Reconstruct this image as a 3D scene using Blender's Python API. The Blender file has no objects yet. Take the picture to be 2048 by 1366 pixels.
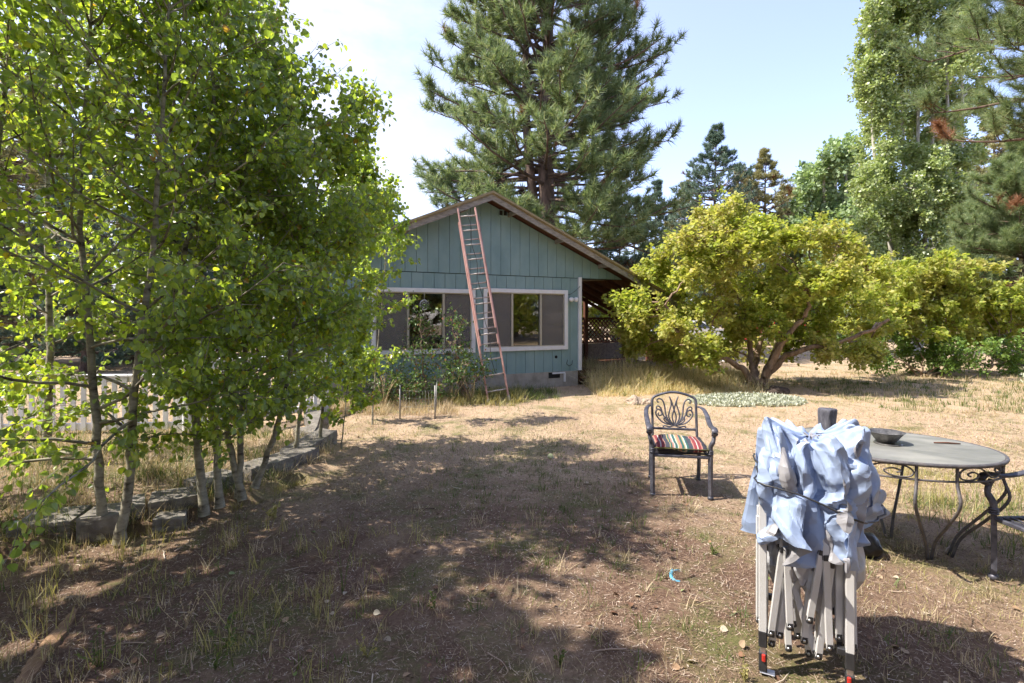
import bpy, math, random
import numpy as np
from mathutils import Vector, Matrix, noise
R = math.radians
rng = np.random.default_rng(7)
random.seed(7)
SC = bpy.context.scene
# ---------------------------------------------------------------- camera
CAMH = 1.6
cd = bpy.data.cameras.new('camera'); cam = bpy.data.objects.new('camera', cd)
SC.collection.objects.link(cam); SC.camera = cam
cam.location = (0, 0, CAMH); cam.rotation_euler = (R(90), 0, 0)
cd.sensor_width = 36; cd.lens = 18.0; cd.shift_y = -0.0234; cd.clip_start = 0.05; cd.clip_end = 2000
# ---------------------------------------------------------------- sky, sun, exposure
SUN_EL = 53.0; SUN_AZ = -97.0        # azimuth clockwise from +Y
W = bpy.data.worlds.new('World'); SC.world = W; W.use_nodes = True
def build_world():
    nt = W.node_tree; nt.nodes.clear(); N = nt.nodes.new; L = nt.links.new
    out = N('ShaderNodeOutputWorld'); bg = N('ShaderNodeBackground'); bg.inputs[1].default_value = 0.15
    sky = N('ShaderNodeTexSky'); sky.sky_type = 'NISHITA'; sky.sun_disc = False
    sky.sun_elevation = R(SUN_EL); sky.sun_rotation = R(SUN_AZ); sky.altitude = 1300
    sky.air_density = 1.0; sky.dust_density = 1.6; sky.ozone_density = 4.0
    # thin high cloud, laid out on the sky's own directions
    tc = N('ShaderNodeTexCoord'); mp = N('ShaderNodeMapping'); mp.inputs['Scale'].default_value = (1.6, 1.6, 3.6)
    no = N('ShaderNodeTexNoise'); no.inputs['Scale'].default_value = 1.5; no.inputs['Detail'].default_value = 8; no.inputs['Roughness'].default_value = 0.6
    mp.inputs['Location'].default_value = (0.35, 0.0, 0.12)
    L(tc.outputs['Generated'], mp.inputs[0]); L(mp.outputs[0], no.inputs['Vector'])
    ramp = N('ShaderNodeValToRGB'); ramp.color_ramp.elements[0].position = 0.47; ramp.color_ramp.elements[1].position = 0.72
    L(no.outputs[0], ramp.inputs[0])
    # more cloud towards the sun's side of the sky
    sx = N('ShaderNodeSeparateXYZ'); L(tc.outputs['Generated'], sx.inputs[0])
    mr = N('ShaderNodeMapRange'); mr.inputs[1].default_value = 0.08; mr.inputs[2].default_value = -0.35
    L(sx.outputs[0], mr.inputs[0])
    mu = N('ShaderNodeMath'); mu.operation = 'MULTIPLY'; L(ramp.outputs[0], mu.inputs[0]); L(mr.outputs[0], mu.inputs[1])
    veil = N('ShaderNodeMapRange'); veil.inputs[1].default_value = 0.7; veil.inputs[2].default_value = -0.7
    veil.inputs[3].default_value = 0.12; veil.inputs[4].default_value = 0.45
    L(sx.outputs[0], veil.inputs[0])
    ad = N('ShaderNodeMath'); ad.operation = 'ADD'; ad.use_clamp = True; L(mu.outputs[0], ad.inputs[0]); L(veil.outputs[0], ad.inputs[1])
    mix = N('ShaderNodeMixRGB'); mix.inputs[2].default_value = (2.45, 2.48, 2.62, 1)
    tn = N('ShaderNodeMixRGB'); tn.blend_type = 'MULTIPLY'; tn.inputs[0].default_value = 1; tn.inputs[2].default_value = (1.16, .95, 1.0, 1); L(sky.outputs[0], tn.inputs[1])
    L(ad.outputs[0], mix.inputs[0]); L(tn.outputs[0], mix.inputs[1])
    L(mix.outputs[0], bg.inputs[0]); L(bg.outputs[0], out.inputs[0])
build_world()
sd = bpy.data.lights.new('sun', 'SUN'); sd.energy = 3.25; sd.angle = R(0.55); sd.color = (1.0, 0.93, 0.82)
sun = bpy.data.objects.new('sun', sd); SC.collection.objects.link(sun)
_to = Vector((math.sin(R(SUN_AZ)) * math.cos(R(SUN_EL)), math.cos(R(SUN_AZ)) * math.cos(R(SUN_EL)), math.sin(R(SUN_EL))))
sun.rotation_euler = (-_to).to_track_quat('-Z', 'Y').to_euler(); sun.location = (-20, 0, 30)
SC.view_settings.view_transform = 'Standard'; SC.view_settings.look = 'None'
SC.view_settings.exposure = 1.76; SC.view_settings.gamma = 1.0
SC.cycles.max_bounces = 6; SC.cycles.diffuse_bounces = 4; SC.cycles.transmission_bounces = 5
SC.cycles.transparent_max_bounces = 6; SC.cycles.caustics_reflective = False; SC.cycles.caustics_refractive = False
SC.cycles.use_adaptive_sampling = True; SC.cycles.adaptive_threshold = 0.02
try:
    SC.cycles.use_denoising = True; SC.cycles.denoiser = 'OPENIMAGEDENOISE'
except Exception: pass
# ---------------------------------------------------------------- helpers
def P(x, y, Y=None, z=None):
    """the place in the world seen at photo pixel (x, y), at distance Y or height z"""
    kx = (x - 1024) / 1024.0; kz = (635 - y) / 1024.0
    if Y is None: Y = (z - CAMH) / kz
    return Vector((kx * Y, Y, CAMH + kz * Y))
def tag(o, label=None, cat=None, group=None, kind=None):
    if label: o['label'] = label
    if cat: o['category'] = cat
    if group: o['group'] = group
    if kind: o['kind'] = kind
    return o
def link(name, me, mat=None, parent=None):
    o = bpy.data.objects.new(name, me); SC.collection.objects.link(o)
    if mat is not None:
        for m in (mat if isinstance(mat, (list, tuple)) else [mat]): me.materials.append(m)
    if parent is not None: o.parent = parent
    return o
def thing(name, label, cat, loc=(0, 0, 0), rz=0.0, group=None):
    o = bpy.data.objects.new(name, None); SC.collection.objects.link(o)
    o.location = loc; o.rotation_euler = (0, 0, rz); o.empty_display_size = 0.2
    return tag(o, label, cat, group)
def np_mesh(name, V, F, smooth=False, mi=None):
    """V (n,3); F list of index tuples or one int array (m,k)"""
    me = bpy.data.meshes.new(name)
    V = np.asarray(V, dtype=np.float32)
    if isinstance(F, np.ndarray):
        k = F.shape[1]; m = F.shape[0]
        idx = F.ravel().astype(np.int32); tot = np.full(m, k, np.int32); st = np.arange(m, dtype=np.int32) * k
    else:
        tot = np.array([len(f) for f in F], np.int32); st = np.concatenate([[0], np.cumsum(tot)[:-1]]).astype(np.int32)
        idx = np.concatenate([np.asarray(f, np.int32) for f in F]); m = len(F)
    me.vertices.add(len(V)); me.vertices.foreach_set('co', V.ravel())
    me.loops.add(len(idx)); me.loops.foreach_set('vertex_index', idx)
    me.polygons.add(m); me.polygons.foreach_set('loop_start', st); me.polygons.foreach_set('loop_total', tot)
    me.polygons.foreach_set('use_smooth', np.full(m, smooth, dtype=bool))
    if mi is not None: me.polygons.foreach_set('material_index', np.asarray(mi, np.int32))
    me.update(calc_edges=True); me.validate(); return me
class MB:
    """collects shapes and links them as ONE mesh object"""
    def __init__(s): s.v = []; s.f = []; s.m = []; s.n = 0; s.sm = []
    def add(s, V, F, mi=0, smooth=False):
        V = [tuple(map(float, v)) for v in V]
        s.v += V; s.f += [tuple(int(i) + s.n for i in f) for f in F]; s.m += [mi] * len(F); s.sm += [smooth] * len(F); s.n += len(V); return s
    def box(s, c, d, rot=None, mi=0, bev=0.0):
        x, y, z = [q / 2 for q in d]
        if bev > 0:
            b = min(bev, x * .9, y * .9, z * .9); V = []; ids = {}
            for i in (-1, 1):
                for j in (-1, 1):
                    for k in (-1, 1):
                        for ax in range(3):
                            p = [i * x, j * y, k * z]
                            for a in range(3):
                                if a != ax: p[a] -= (i, j, k)[a] * b
                            ids[(i, j, k, ax)] = len(V); V.append(Vector(p))
            F = []
            for ax in range(3):
                a1, a2 = (ax + 1) % 3, (ax + 2) % 3
                for sgn in (-1, 1):
                    q = []
                    for (u, w) in ((-1, -1), (1, -1), (1, 1), (-1, 1)):
                        t = [0, 0, 0]; t[ax] = sgn; t[a1] = u; t[a2] = w; q.append(ids[(t[0], t[1], t[2], ax)])
                    F.append(q if sgn > 0 else q[::-1])
                for u in (-1, 1):
                    for w in (-1, 1):
                        t = [0, 0, 0]; t[a1] = u; t[a2] = w; q = []
                        for sgn, o_ in ((-1, a1), (1, a1), (1, a2), (-1, a2)):
                            t[ax] = sgn; q.append(ids[(t[0], t[1], t[2], o_)])
                        F.append(q if u * w < 0 else q[::-1])
            for i in (-1, 1):
                for j in (-1, 1):
                    for k in (-1, 1):
                        q = [ids[(i, j, k, 0)], ids[(i, j, k, 1)], ids[(i, j, k, 2)]]
                        F.append(q if i * j * k > 0 else q[::-1])
        else:
            V = [Vector((i * x, j * y, k * z)) for k in (-1, 1) for j in (-1, 1) for i in (-1, 1)]
            F = [(0, 2, 3, 1), (4, 5, 7, 6), (0, 1, 5, 4), (2, 6, 7, 3), (0, 4, 6, 2), (1, 3, 7, 5)]
        c = Vector(c)
        M = rot.to_matrix() if hasattr(rot, 'to_matrix') else rot
        V = [(M @ v if M is not None else v) + c for v in V]
        return s.add(V, F, mi)
    def beam(s, a, b, w, h, mi=0, up=(0, 0, 1), bev=0.0):
        """box from a to b, w across and h along 'up'"""
        a, b = Vector(a), Vector(b); d = b - a; L_ = d.length; d.normalize(); up = Vector(up)
        x = d.cross(up)
        if x.length < 1e-4: x = d.cross(Vector((0, 1, 0)))
        x.normalize(); u = x.cross(d)
        M = Matrix((x, d, u)).transposed()
        return s.box((a + b) / 2, (w, L_, h), M, mi, bev)
    def tube(s, pts, r, n=8, mi=0, flat=None, closed=False, cap=True, smooth=True, up=None):
        """pts list, r a radius or list; flat=(a,b) scales the section along normal / binormal"""
        pts = [Vector(p) for p in pts]; K = len(pts)
        rr = [r] * K if isinstance(r, (int, float)) else list(r)
        V = []; prev = None
        for i, p in enumerate(pts):
            if closed: d = pts[(i + 1) % K] - pts[i - 1]
            else: d = pts[min(i + 1, K - 1)] - pts[max(i - 1, 0)]
            if d.length < 1e-9: d = Vector((0, 0, 1))
            d.normalize()
            if up is not None:
                a = Vector(up) - d * Vector(up).dot(d)
                if a.length < 1e-4: a = d.orthogonal()
            elif prev is None: a = d.orthogonal()
            else:
                a = prev - d * prev.dot(d)
                if a.length < 1e-6: a = d.orthogonal()
            a.normalize(); prev = a; b = d.cross(a)
            fa, fb = flat if flat else (1, 1)
            for k in range(n):
                t = 2 * math.pi * (k + .5) / n
                V.append(p + a * (math.cos(t) * rr[i] * fa) + b * (math.sin(t) * rr[i] * fb))
        F = []
        for i in range(K if closed else K - 1):
            j = (i + 1) % K
            for k in range(n):
                F.append((i * n + k, i * n + (k + 1) % n, j * n + (k + 1) % n, j * n + k))
        if cap and not closed:
            F.append(tuple(range(n))[::-1]); F.append(tuple((K - 1) * n + k for k in range(n)))
        return s.add(V, F, mi, smooth)
    def lathe(s, prof, c=(0, 0, 0), n=24, mi=0, smooth=True, sx=1, sy=1):
        V = []; F = []
        for (r, z) in prof:
            for k in range(n):
                t = 2 * math.pi * k / n; V.append((c[0] + r * sx * math.cos(t), c[1] + r * sy * math.sin(t), c[2] + z))
        for i in range(len(prof) - 1):
            for k in range(n): F.append((i * n + k, i * n + (k + 1) % n, (i + 1) * n + (k + 1) % n, (i + 1) * n + k))
        if prof[0][0] > 1e-5: F.append(tuple(range(n))[::-1])
        if prof[-1][0] > 1e-5: F.append(tuple((len(prof) - 1) * n + k for k in range(n)))
        return s.add(V, F, mi, smooth)
    def prism(s, poly, y0, y1, mi=0):
        """polygon in x,z extruded from y0 to y1"""
        n = len(poly); V = [(x, y0, z) for x, z in poly] + [(x, y1, z) for x, z in poly]
        F = [tuple(range(n)), tuple(range(n, 2 * n))[::-1]] + [((i + 1) % n, i, n + i, n + (i + 1) % n) for i in range(n)]
        return s.add(V, F, mi)
    def build(s, name, mat=None, parent=None):
        me = bpy.data.meshes.new(name); me.from_pydata(s.v, [], s.f)
        me.polygons.foreach_set('material_index', s.m); me.polygons.foreach_set('use_smooth', s.sm); me.update()
        return link(name, me, mat, parent)
# ---------------------------------------------------------------- materials
def _nt(name):
    m = bpy.data.materials.new(name); m.use_nodes = True; nt = m.node_tree; nt.nodes.clear()
    return m, nt, nt.nodes.new, nt.links.new
def ramp_node(N, cols, pos=None):
    r = N('ShaderNodeValToRGB'); cr = r.color_ramp
    pos = pos or [i / (len(cols) - 1) for i in range(len(cols))]
    while len(cr.elements) < len(cols): cr.elements.new(0.5)
    for e, c, p in zip(cr.elements, cols, pos): e.position = p; e.color = (*c, 1)
    return r
def mat(name, cols, rough=0.7, scale=8.0, detail=5, bump=0.2, bscale=None, metal=0.0, spec=0.4, stretch=(1, 1, 1), pos=None, back=None, dist=0.01, coat=0.0):
    m, nt, N, L = _nt(name)
    out = N('ShaderNodeOutputMaterial'); b = N('ShaderNodeBsdfPrincipled')
    tc = N('ShaderNodeTexCoord'); mp = N('ShaderNodeMapping'); mp.inputs['Scale'].default_value = stretch
    L(tc.outputs['Object'], mp.inputs[0])
    no = N('ShaderNodeTexNoise'); no.inputs['Scale'].default_value = scale; no.inputs['Detail'].default_value = detail; no.inputs['Roughness'].default_value = 0.65
    L(mp.outputs[0], no.inputs['Vector'])
    if len(cols) == 1: cols = [tuple(c * .9 for c in cols[0]), tuple(min(1, c * 1.1) for c in cols[0])]
    r = ramp_node(N, cols, pos or [0.3 + 0.4 * i / (len(cols) - 1) for i in range(len(cols))])
    L(no.outputs[0], r.inputs[0]); col = r.outputs[0]
    if back:
        g = N('ShaderNodeNewGeometry'); mx = N('ShaderNodeMixRGB'); mx.inputs[2].default_value = (*back, 1)
        L(g.outputs['Backfacing'], mx.inputs[0]); L(col, mx.inputs[1]); col = mx.outputs[0]
    L(col, b.inputs['Base Color']); b.inputs['Roughness'].default_value = rough; b.inputs['Metallic'].default_value = metal
    b.inputs['Specular IOR Level'].default_value = spec; b.inputs['Coat Weight'].default_value = coat
    if bump:
        n2 = N('ShaderNodeTexNoise'); n2.inputs['Scale'].default_value = bscale or scale * 3; n2.inputs['Detail'].default_value = 6
        L(mp.outputs[0], n2.inputs['Vector'])
        bp = N('ShaderNodeBump'); bp.inputs['Strength'].default_value = bump; bp.inputs['Distance'].default_value = dist
        L(n2.outputs[0], bp.inputs['Height']); L(bp.outputs[0], b.inputs['Normal'])
    L(b.outputs[0], out.inputs[0]); return m
def crumple(m, amt=.014, sc=(9, 23)):
    # crisp creases of stiff coated cloth
    nt = m.node_tree; N = nt.nodes.new; L = nt.links.new; b = [n for n in nt.nodes if n.type == 'BSDF_PRINCIPLED'][0]
    tc = N('ShaderNodeTexCoord'); wn = N('ShaderNodeTexNoise'); wn.inputs['Scale'].default_value = 4; L(tc.outputs['Object'], wn.inputs['Vector'])
    mx = N('ShaderNodeMixRGB'); mx.blend_type = 'ADD'; mx.inputs[0].default_value = .12; L(tc.outputs['Object'], mx.inputs[1]); L(wn.outputs['Color'], mx.inputs[2]); prev = None
    for s_, a in zip(sc, (1.0, .45)):
        v = N('ShaderNodeTexVoronoi'); v.inputs['Scale'].default_value = s_; v.feature = 'F1'; L(mx.outputs[0], v.inputs['Vector'])
        bp = N('ShaderNodeBump'); bp.inputs['Strength'].default_value = a; bp.inputs['Distance'].default_value = amt; L(v.outputs['Distance'], bp.inputs['Height'])
        if prev: L(prev.outputs[0], bp.inputs['Normal'])
        prev = bp
    L(prev.outputs[0], b.inputs['Normal']); return m
def leafmat(name, cols, trans=0.45, rough=0.45, spec=0.4, pos=None, tint=None, tscale=0.5, tcols=None, tamt=0.6):
    """each leaf its own colour; tcols drifts the crown's colour over some metres"""
    m, nt, N, L = _nt(name)
    out = N('ShaderNodeOutputMaterial'); b = N('ShaderNodeBsdfPrincipled'); t = N('ShaderNodeBsdfTranslucent'); mx = N('ShaderNodeMixShader')
    g = N('ShaderNodeNewGeometry'); r = ramp_node(N, cols, pos); L(g.outputs['Random Per Island'], r.inputs[0]); col = r.outputs[0]
    if tcols:
        tc = N('ShaderNodeTexCoord'); no = N('ShaderNodeTexNoise'); no.inputs['Scale'].default_value = tscale; no.inputs['Detail'].default_value = 4
        L(tc.outputs['Object'], no.inputs['Vector'])
        r2 = ramp_node(N, [(0, 0, 0), (1, 1, 1)], [0.42, 0.62]); L(no.outputs[0], r2.inputs[0])
        r3 = ramp_node(N, tcols); L(g.outputs['Random Per Island'], r3.inputs[0])
        am = N('ShaderNodeMath'); am.operation = 'MULTIPLY'; am.inputs[1].default_value = tamt; L(r2.outputs[0], am.inputs[0])
        m1 = N('ShaderNodeMixRGB'); L(am.outputs[0], m1.inputs[0]); L(col, m1.inputs[1]); L(r3.outputs[0], m1.inputs[2]); col = m1.outputs[0]
    L(col, b.inputs['Base Color']); b.inputs['Roughness'].default_value = rough; b.inputs['Specular IOR Level'].default_value = spec
    gm = N('ShaderNodeMixRGB'); gm.blend_type = 'MULTIPLY'; gm.inputs[0].default_value = 1.0; gm.inputs[2].default_value = (*(tint or (1.25, 1.3, 0.6)), 1)
    L(col, gm.inputs[1]); L(gm.outputs[0], t.inputs[0])
    mx.inputs[0].default_value = trans; L(b.outputs[0], mx.inputs[1]); L(t.outputs[0], mx.inputs[2]); L(mx.outputs[0], out.inputs[0]); return m
# ---------------------------------------------------------------- terrain
BED = [(-9, 3.1), (-3.9, 3.25), (-3.26, 3.52), (-2.62, 3.93), (-2.28, 4.55), (-2.08, 5.15), (-1.98, 5.75), (-2.25, 6.25), (-2.9, 6.6), (-4.5, 6.9), (-9, 7.0)]
def fbm(x, y, s, o=4, seed=0.0):
    return noise.fractal(Vector((x * s + seed, y * s - seed * 1.7, seed * .37)), 1.0, 2.0, o)
def in_poly(x, y, poly):
    r = np.zeros(np.shape(x), bool); n = len(poly)
    for i in range(n):
        x0, y0 = poly[i]; x1, y1 = poly[i - 1]
        c = ((y0 > y) != (y1 > y)) & (x < (x1 - x0) * (y - y0) / ((y1 - y0) + 1e-12) + x0); r ^= c
    return r
_gr = np.random.default_rng(99); _gs = [(_gr.uniform(0, 6.28), _gr.uniform(0, 6.28), _gr.uniform(0, 6.28)) for _ in range(24)]
def wav(x, y, s, seed=0):
    """cheap smooth noise for arrays, about -1..1"""
    t = 0
    for k in range(6):
        a, b, c = _gs[(seed * 5 + k) % 24]; f = s * (1.0 + .63 * k)
        t = t + np.sin(x * f * math.cos(a) + y * f * math.sin(a) + b + 1.3 * np.sin(x * f * .7 * math.sin(c) - y * f * .7 * math.cos(c) + c)) / (1 + .5 * k)
    return t / 2.2
def hgt(x, y):
    x = np.asarray(x, float); y = np.asarray(y, float)
    d = np.hypot(x, y); near = np.exp(-(d / 40) ** 2)
    h = .022 * wav(x, y, 1.1, 1) * near + .011 * wav(x, y, 4.6, 2) * near + .005 * wav(x, y, 13.0, 3) * near
    h = h + np.where(in_poly(x, y, BED), .085, 0)
    h = h + .05 * np.exp(-(((x - 5.4) / 1.3) ** 2 + ((y - 11.3) / .9) ** 2))
    return h
def ground_mat():
    m, nt, N, L = _nt('dry_ground')
    out = N('ShaderNodeOutputMaterial'); b = N('ShaderNodeBsdfPrincipled'); b.inputs['Roughness'].default_value = .95; b.inputs['Specular IOR Level'].default_value = .15
    tc = N('ShaderNodeTexCoord')
    def noi(s, d=6, r=.65, dist=0):
        n = N('ShaderNodeTexNoise'); n.inputs['Scale'].default_value = s; n.inputs['Detail'].default_value = d; n.inputs['Roughness'].default_value = r; n.inputs['Distortion'].default_value = dist
        L(tc.outputs['Object'], n.inputs['Vector']); return n.outputs[0]
    soil = ramp_node(N, [(.065, .038, .026), (.135, .083, .058), (.23, .155, .11)], [.3, .5, .72]); L(noi(38, 9, .8), soil.inputs[0])
    straw = ramp_node(N, [(.23, .155, .10), (.40, .295, .20), (.54, .43, .32)], [.3, .52, .75]); L(noi(55, 9, .8, .4), straw.inputs[0])
    green = ramp_node(N, [(.05, .062, .018), (.12, .13, .045), (.20, .18, .08)], [.3, .5, .7]); L(noi(70, 8, .75), green.inputs[0])
    f1 = ramp_node(N, [(0, 0, 0), (1, 1, 1)], [.42, .60]); L(noi(.55, 7, .7, .3), f1.inputs[0])
    # the open yard further off is straw and dead grass, nearer ground is bare mulch
    sx = N('ShaderNodeSeparateXYZ'); L(tc.outputs['Object'], sx.inputs[0])
    mr = N('ShaderNodeMapRange'); mr.inputs[1].default_value = 3.4; mr.inputs[2].default_value = 6.2; mr.inputs[3].default_value = .12; mr.inputs[4].default_value = .95; L(sx.outputs[1], mr.inputs[0])
    mr2 = N('ShaderNodeMapRange'); mr2.inputs[1].default_value = 1.2; mr2.inputs[2].default_value = 3.0; mr2.inputs[3].default_value = 0; mr2.inputs[4].default_value = .5; L(sx.outputs[0], mr2.inputs[0])
    ad = N('ShaderNodeMath'); ad.operation = 'ADD'; L(mr.outputs[0], ad.inputs[0]); L(mr2.outputs[0], ad.inputs[1])
    a2 = N('ShaderNodeMath'); a2.operation = 'MULTIPLY_ADD'; a2.inputs[1].default_value = .55; L(f1.outputs[0], a2.inputs[0])
    a3 = N('ShaderNodeMath'); a3.operation = 'SUBTRACT'; a3.inputs[1].default_value = .25; L(ad.outputs[0], a3.inputs[0]); L(a3.outputs[0], a2.inputs[2]); a2.use_clamp = True
    m1 = N('ShaderNodeMixRGB'); L(a2.outputs[0], m1.inputs[0]); L(soil.outputs[0], m1.inputs[1]); L(straw.outputs[0], m1.inputs[2])
    f2 = ramp_node(N, [(0, 0, 0), (.8, .8, .8)], [.50, .62]); L(noi(1.3, 8, .75, .5), f2.inputs[0])
    m2 = N('ShaderNodeMixRGB'); L(f2.outputs[0], m2.inputs[0]); L(m1.outputs[0], m2.inputs[1]); L(green.outputs[0], m2.inputs[2])
    # scattered pale chips
    vo = N('ShaderNodeTexVoronoi'); vo.inputs['Scale'].default_value = 42; L(tc.outputs['Object'], vo.inputs['Vector'])
    f3 = ramp_node(N, [(1, 1, 1), (0, 0, 0)], [.045, .09]); L(vo.outputs['Distance'], f3.inputs[0])
    mm = N('ShaderNodeMath'); mm.operation = 'MULTIPLY'; L(f3.outputs[0], mm.inputs[0]); r9 = ramp_node(N, [(0, 0, 0), (.7, .7, .7)], [.5, .6]); L(noi(9, 3), r9.inputs[0]); L(r9.outputs[0], mm.inputs[1])
    m3 = N('ShaderNodeMixRGB'); m3.inputs[2].default_value = (.42, .35, .28, 1); L(mm.outputs[0], m3.inputs[0]); L(m2.outputs[0], m3.inputs[1])
    L(m3.outputs[0], b.inputs['Base Color'])
    bp = N('ShaderNodeBump'); bp.inputs['Strength'].default_value = .8; bp.inputs['Distance'].default_value = .02; L(noi(45, 9, .8), bp.inputs['Height']); L(bp.outputs[0], b.inputs['Normal'])
    L(b.outputs[0], out.inputs[0]); return m
def axis(lo, hi, n, near):
    t = np.linspace(-1, 1, n); v = np.sinh(t * 5.0) / np.sinh(5.0)
    return v
_tx = np.sinh(np.linspace(-1, 1, 420) * 4.6) / np.sinh(4.6) * 500
_ty = np.concatenate([np.linspace(-60, 0, 20)[:-1], np.linspace(0, 9, 200)[:-1], 9 + np.expm1(np.linspace(0, 4.2, 160)) / np.expm1(4.2) * 900])
GX, GY = np.meshgrid(_tx, _ty, indexing='ij')
_V = np.stack([GX, GY, hgt(GX, GY)], -1).reshape(-1, 3)
_I = np.arange(GX.size).reshape(GX.shape)
_F = np.stack([_I[:-1, :-1].ravel(), _I[1:, :-1].ravel(), _I[1:, 1:].ravel(), _I[:-1, 1:].ravel()], 1)
ground = link('ground', np_mesh('ground', _V, _F, True), ground_mat()); tag(ground, kind='structure')
# ---------------------------------------------------------------- house (local frame: x along the gable wall, y into the house)
HA = math.atan2(.429, .903)
teal = mat('teal_siding_paint', [(.165, .26, .265), (.205, .305, .31), (.24, .34, .34)], rough=.72, scale=2.2, stretch=(1, 1, .5), bump=.25, bscale=60, dist=.003)
white = mat('white_trim_paint', [(.62, .62, .64), (.74, .74, .75)], rough=.55, scale=5, bump=.12)
conc = mat('concrete_block', [(.22, .20, .17), (.33, .30, .26), (.38, .35, .31)], rough=.9, scale=4, bump=.5, bscale=50)
fasc = mat('weathered_fascia', [(.16, .14, .12), (.27, .24, .205), (.35, .32, .28)], rough=.85, scale=9, stretch=(1, 1, 3), bump=.4)
roofm = mat('ochre_roof_edge', [(.22, .17, .09), (.33, .26, .14)], rough=.6, scale=6, bump=.2)
brown = mat('dark_stained_wood', [(.065, .024, .012), (.12, .045, .022)], rough=.7, scale=12, stretch=(1, 1, .3), bump=.4)
soff = mat('tan_soffit_board', [(.20, .155, .105), (.26, .205, .14)], rough=.8, scale=5, bump=.2)
alu = mat('aluminium_sash', [(.36, .33, .27), (.44, .41, .35)], rough=.4, metal=.3, scale=8, bump=.05)
dark = mat('dark_void', [(.01, .01, .01), (.02, .02, .02)], rough=.9, bump=0)
room = mat('dim_room_wall', [(.11, .085, .065), (.16, .125, .10)], rough=.9, scale=3, bump=.1)
def glassmat(name='window_glass', tint=(.75, .78, .76)):
    m, nt, N, L = _nt(name); out = N('ShaderNodeOutputMaterial')
    g = N('ShaderNodeBsdfGlossy'); g.inputs['Roughness'].default_value = .015; g.inputs['Color'].default_value = (.9, .9, .9, 1)
    t = N('ShaderNodeBsdfTransparent'); t.inputs[0].default_value = (*tint, 1)
    f = N('ShaderNodeFresnel'); f.inputs[0].default_value = 1.55; a = N('ShaderNodeMath'); a.operation = 'MULTIPLY_ADD'; a.inputs[1].default_value = 1.2; a.inputs[2].default_value = .07
    a.use_clamp = True
    mx = N('ShaderNodeMixShader'); L(f.outputs[0], a.inputs[0]); L(a.outputs[0], mx.inputs[0]); L(t.outputs[0], mx.inputs[1]); L(g.outputs[0], mx.inputs[2]); L(mx.outputs[0], out.inputs[0]); return m
glass = glassmat()
def screenmat():
    m, nt, N, L = _nt('insect_screen'); out = N('ShaderNodeOutputMaterial')
    d = N('ShaderNodeBsdfDiffuse'); d.inputs[0].default_value = (.21, .195, .18, 1); t = N('ShaderNodeBsdfTransparent'); mx = N('ShaderNodeMixShader'); mx.inputs[0].default_value = .55
    L(t.outputs[0], mx.inputs[1]); L(d.outputs[0], mx.inputs[2]); L(mx.outputs[0], out.inputs[0]); return m
screen = screenmat()
XP = -2.38; ZP = 4.24; SL = .43        # peak of the roof over its front edge
XL = -6.75; XR = 3.45; PD = 2.68; DEP = 8.0
def roofz(x): return ZP - SL * abs(x - XP)
house = thing('house', 'teal board-sided house with brown gable roof, white framed windows and side porch', 'house', (1.57, 12.1, 0), HA)
def siding():
    """front wall: grooved boards as real steps, cut round the windows"""
    b = MB(); st = .235; holes = [(-4.72, -2.68, .93, 2.15), (-2.38, -.36, .93, 2.17)]
    def strip(x0, x1, z0, z1, top=None):
        if x1 - x0 < .005: return
        zt0 = min(z1, roofz(x0) - .13) if top else z1; zt1 = min(z1, roofz(x1) - .13) if top else z1
        ym = {0: -.0, 1: -.012}[1 if top else 0]
        xm = None
        if top and x0 < XP < x1:
            b.prism([(x0, z0), (x1, z0), (x1, zt1), (XP, roofz(XP) - .13), (x0, zt0)], ym, ym + .03)
        else:
            b.prism([(x0, z0), (x1, z0), (x1, zt1), (x0, zt0)], ym, ym + .03)
    k = 0; x = 0.0
    while x > XL + .35:
        x0 = x - st + .008; x1 = x - .0
        x0 = max(x0, XL + .35)
        cuts = [(.35, 2.52)]
        segs = []
        # split at window edges
        xs = sorted({x0, x1, *[h for ho in holes for h in ho[:2] if x0 < h < x1]})
        for a, c in zip(xs[:-1], xs[1:]):
            mid = (a + c) / 2; ho = [h for h in holes if h[0] < mid < h[1]]
            if ho: strip(a, c, .35, ho[0][2]); strip(a, c, ho[0][3], 2.52)
            else: strip(a, c, .35, 2.52)
        x -= st
    b.box(((XL + .35) / 2, .024, 1.4 - .02), (-(XL + .35) - .01, .004, .001))
    x = 1.27
    while x > XL + .35:
        x0 = max(x - st + .008, XL + .35); strip(x0, x, 2.535, 9, True); x -= st
    return b
siding().build('wall', teal, house)
b = MB()   # backing sheet behind the grooves, with window openings, and the house's other walls
for (x0, x1, z0, z1) in ((-6.4, -4.72, .35, 2.53), (-2.68, -2.38, .35, 2.53), (-.36, -.01, .35, 2.53), (-4.72, -2.68, .35, .93), (-4.72, -2.68, 2.15, 2.53), (-2.38, -.36, .35, .93), (-2.38, -.36, 2.17, 2.53)):
    b.prism([(x0, z0), (x1, z0), (x1, z1), (x0, z1)], .032, .06)
b.prism([(-6.4, 2.532), (1.25, 2.532), (1.25, roofz(1.25) - .15), (XP, ZP - .15), (-6.4, roofz(-6.4) - .15)], .021, .05)
b.prism([(-6.45, 0), (-6.4, 0), (-6.4, roofz(-6.4) - .15), (-6.45, roofz(-6.4) - .15)], .03, DEP)
b.prism([(-.06, .35), (-.012, .35), (-.012, 3.0), (-.06, 3.0)], .065, DEP)
b.prism([(-6.4, 0), (-.06, 0), (-.06, 2.9), (XP, ZP - .2), (-6.4, 2.3)], DEP - .05, DEP)
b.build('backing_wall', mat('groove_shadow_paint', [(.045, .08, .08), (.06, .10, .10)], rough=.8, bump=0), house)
b = MB(); b.box((-3.2, .10, .173), (6.38, .20, .355), None, 0, .004); b.build('foundation', conc, house)
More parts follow.
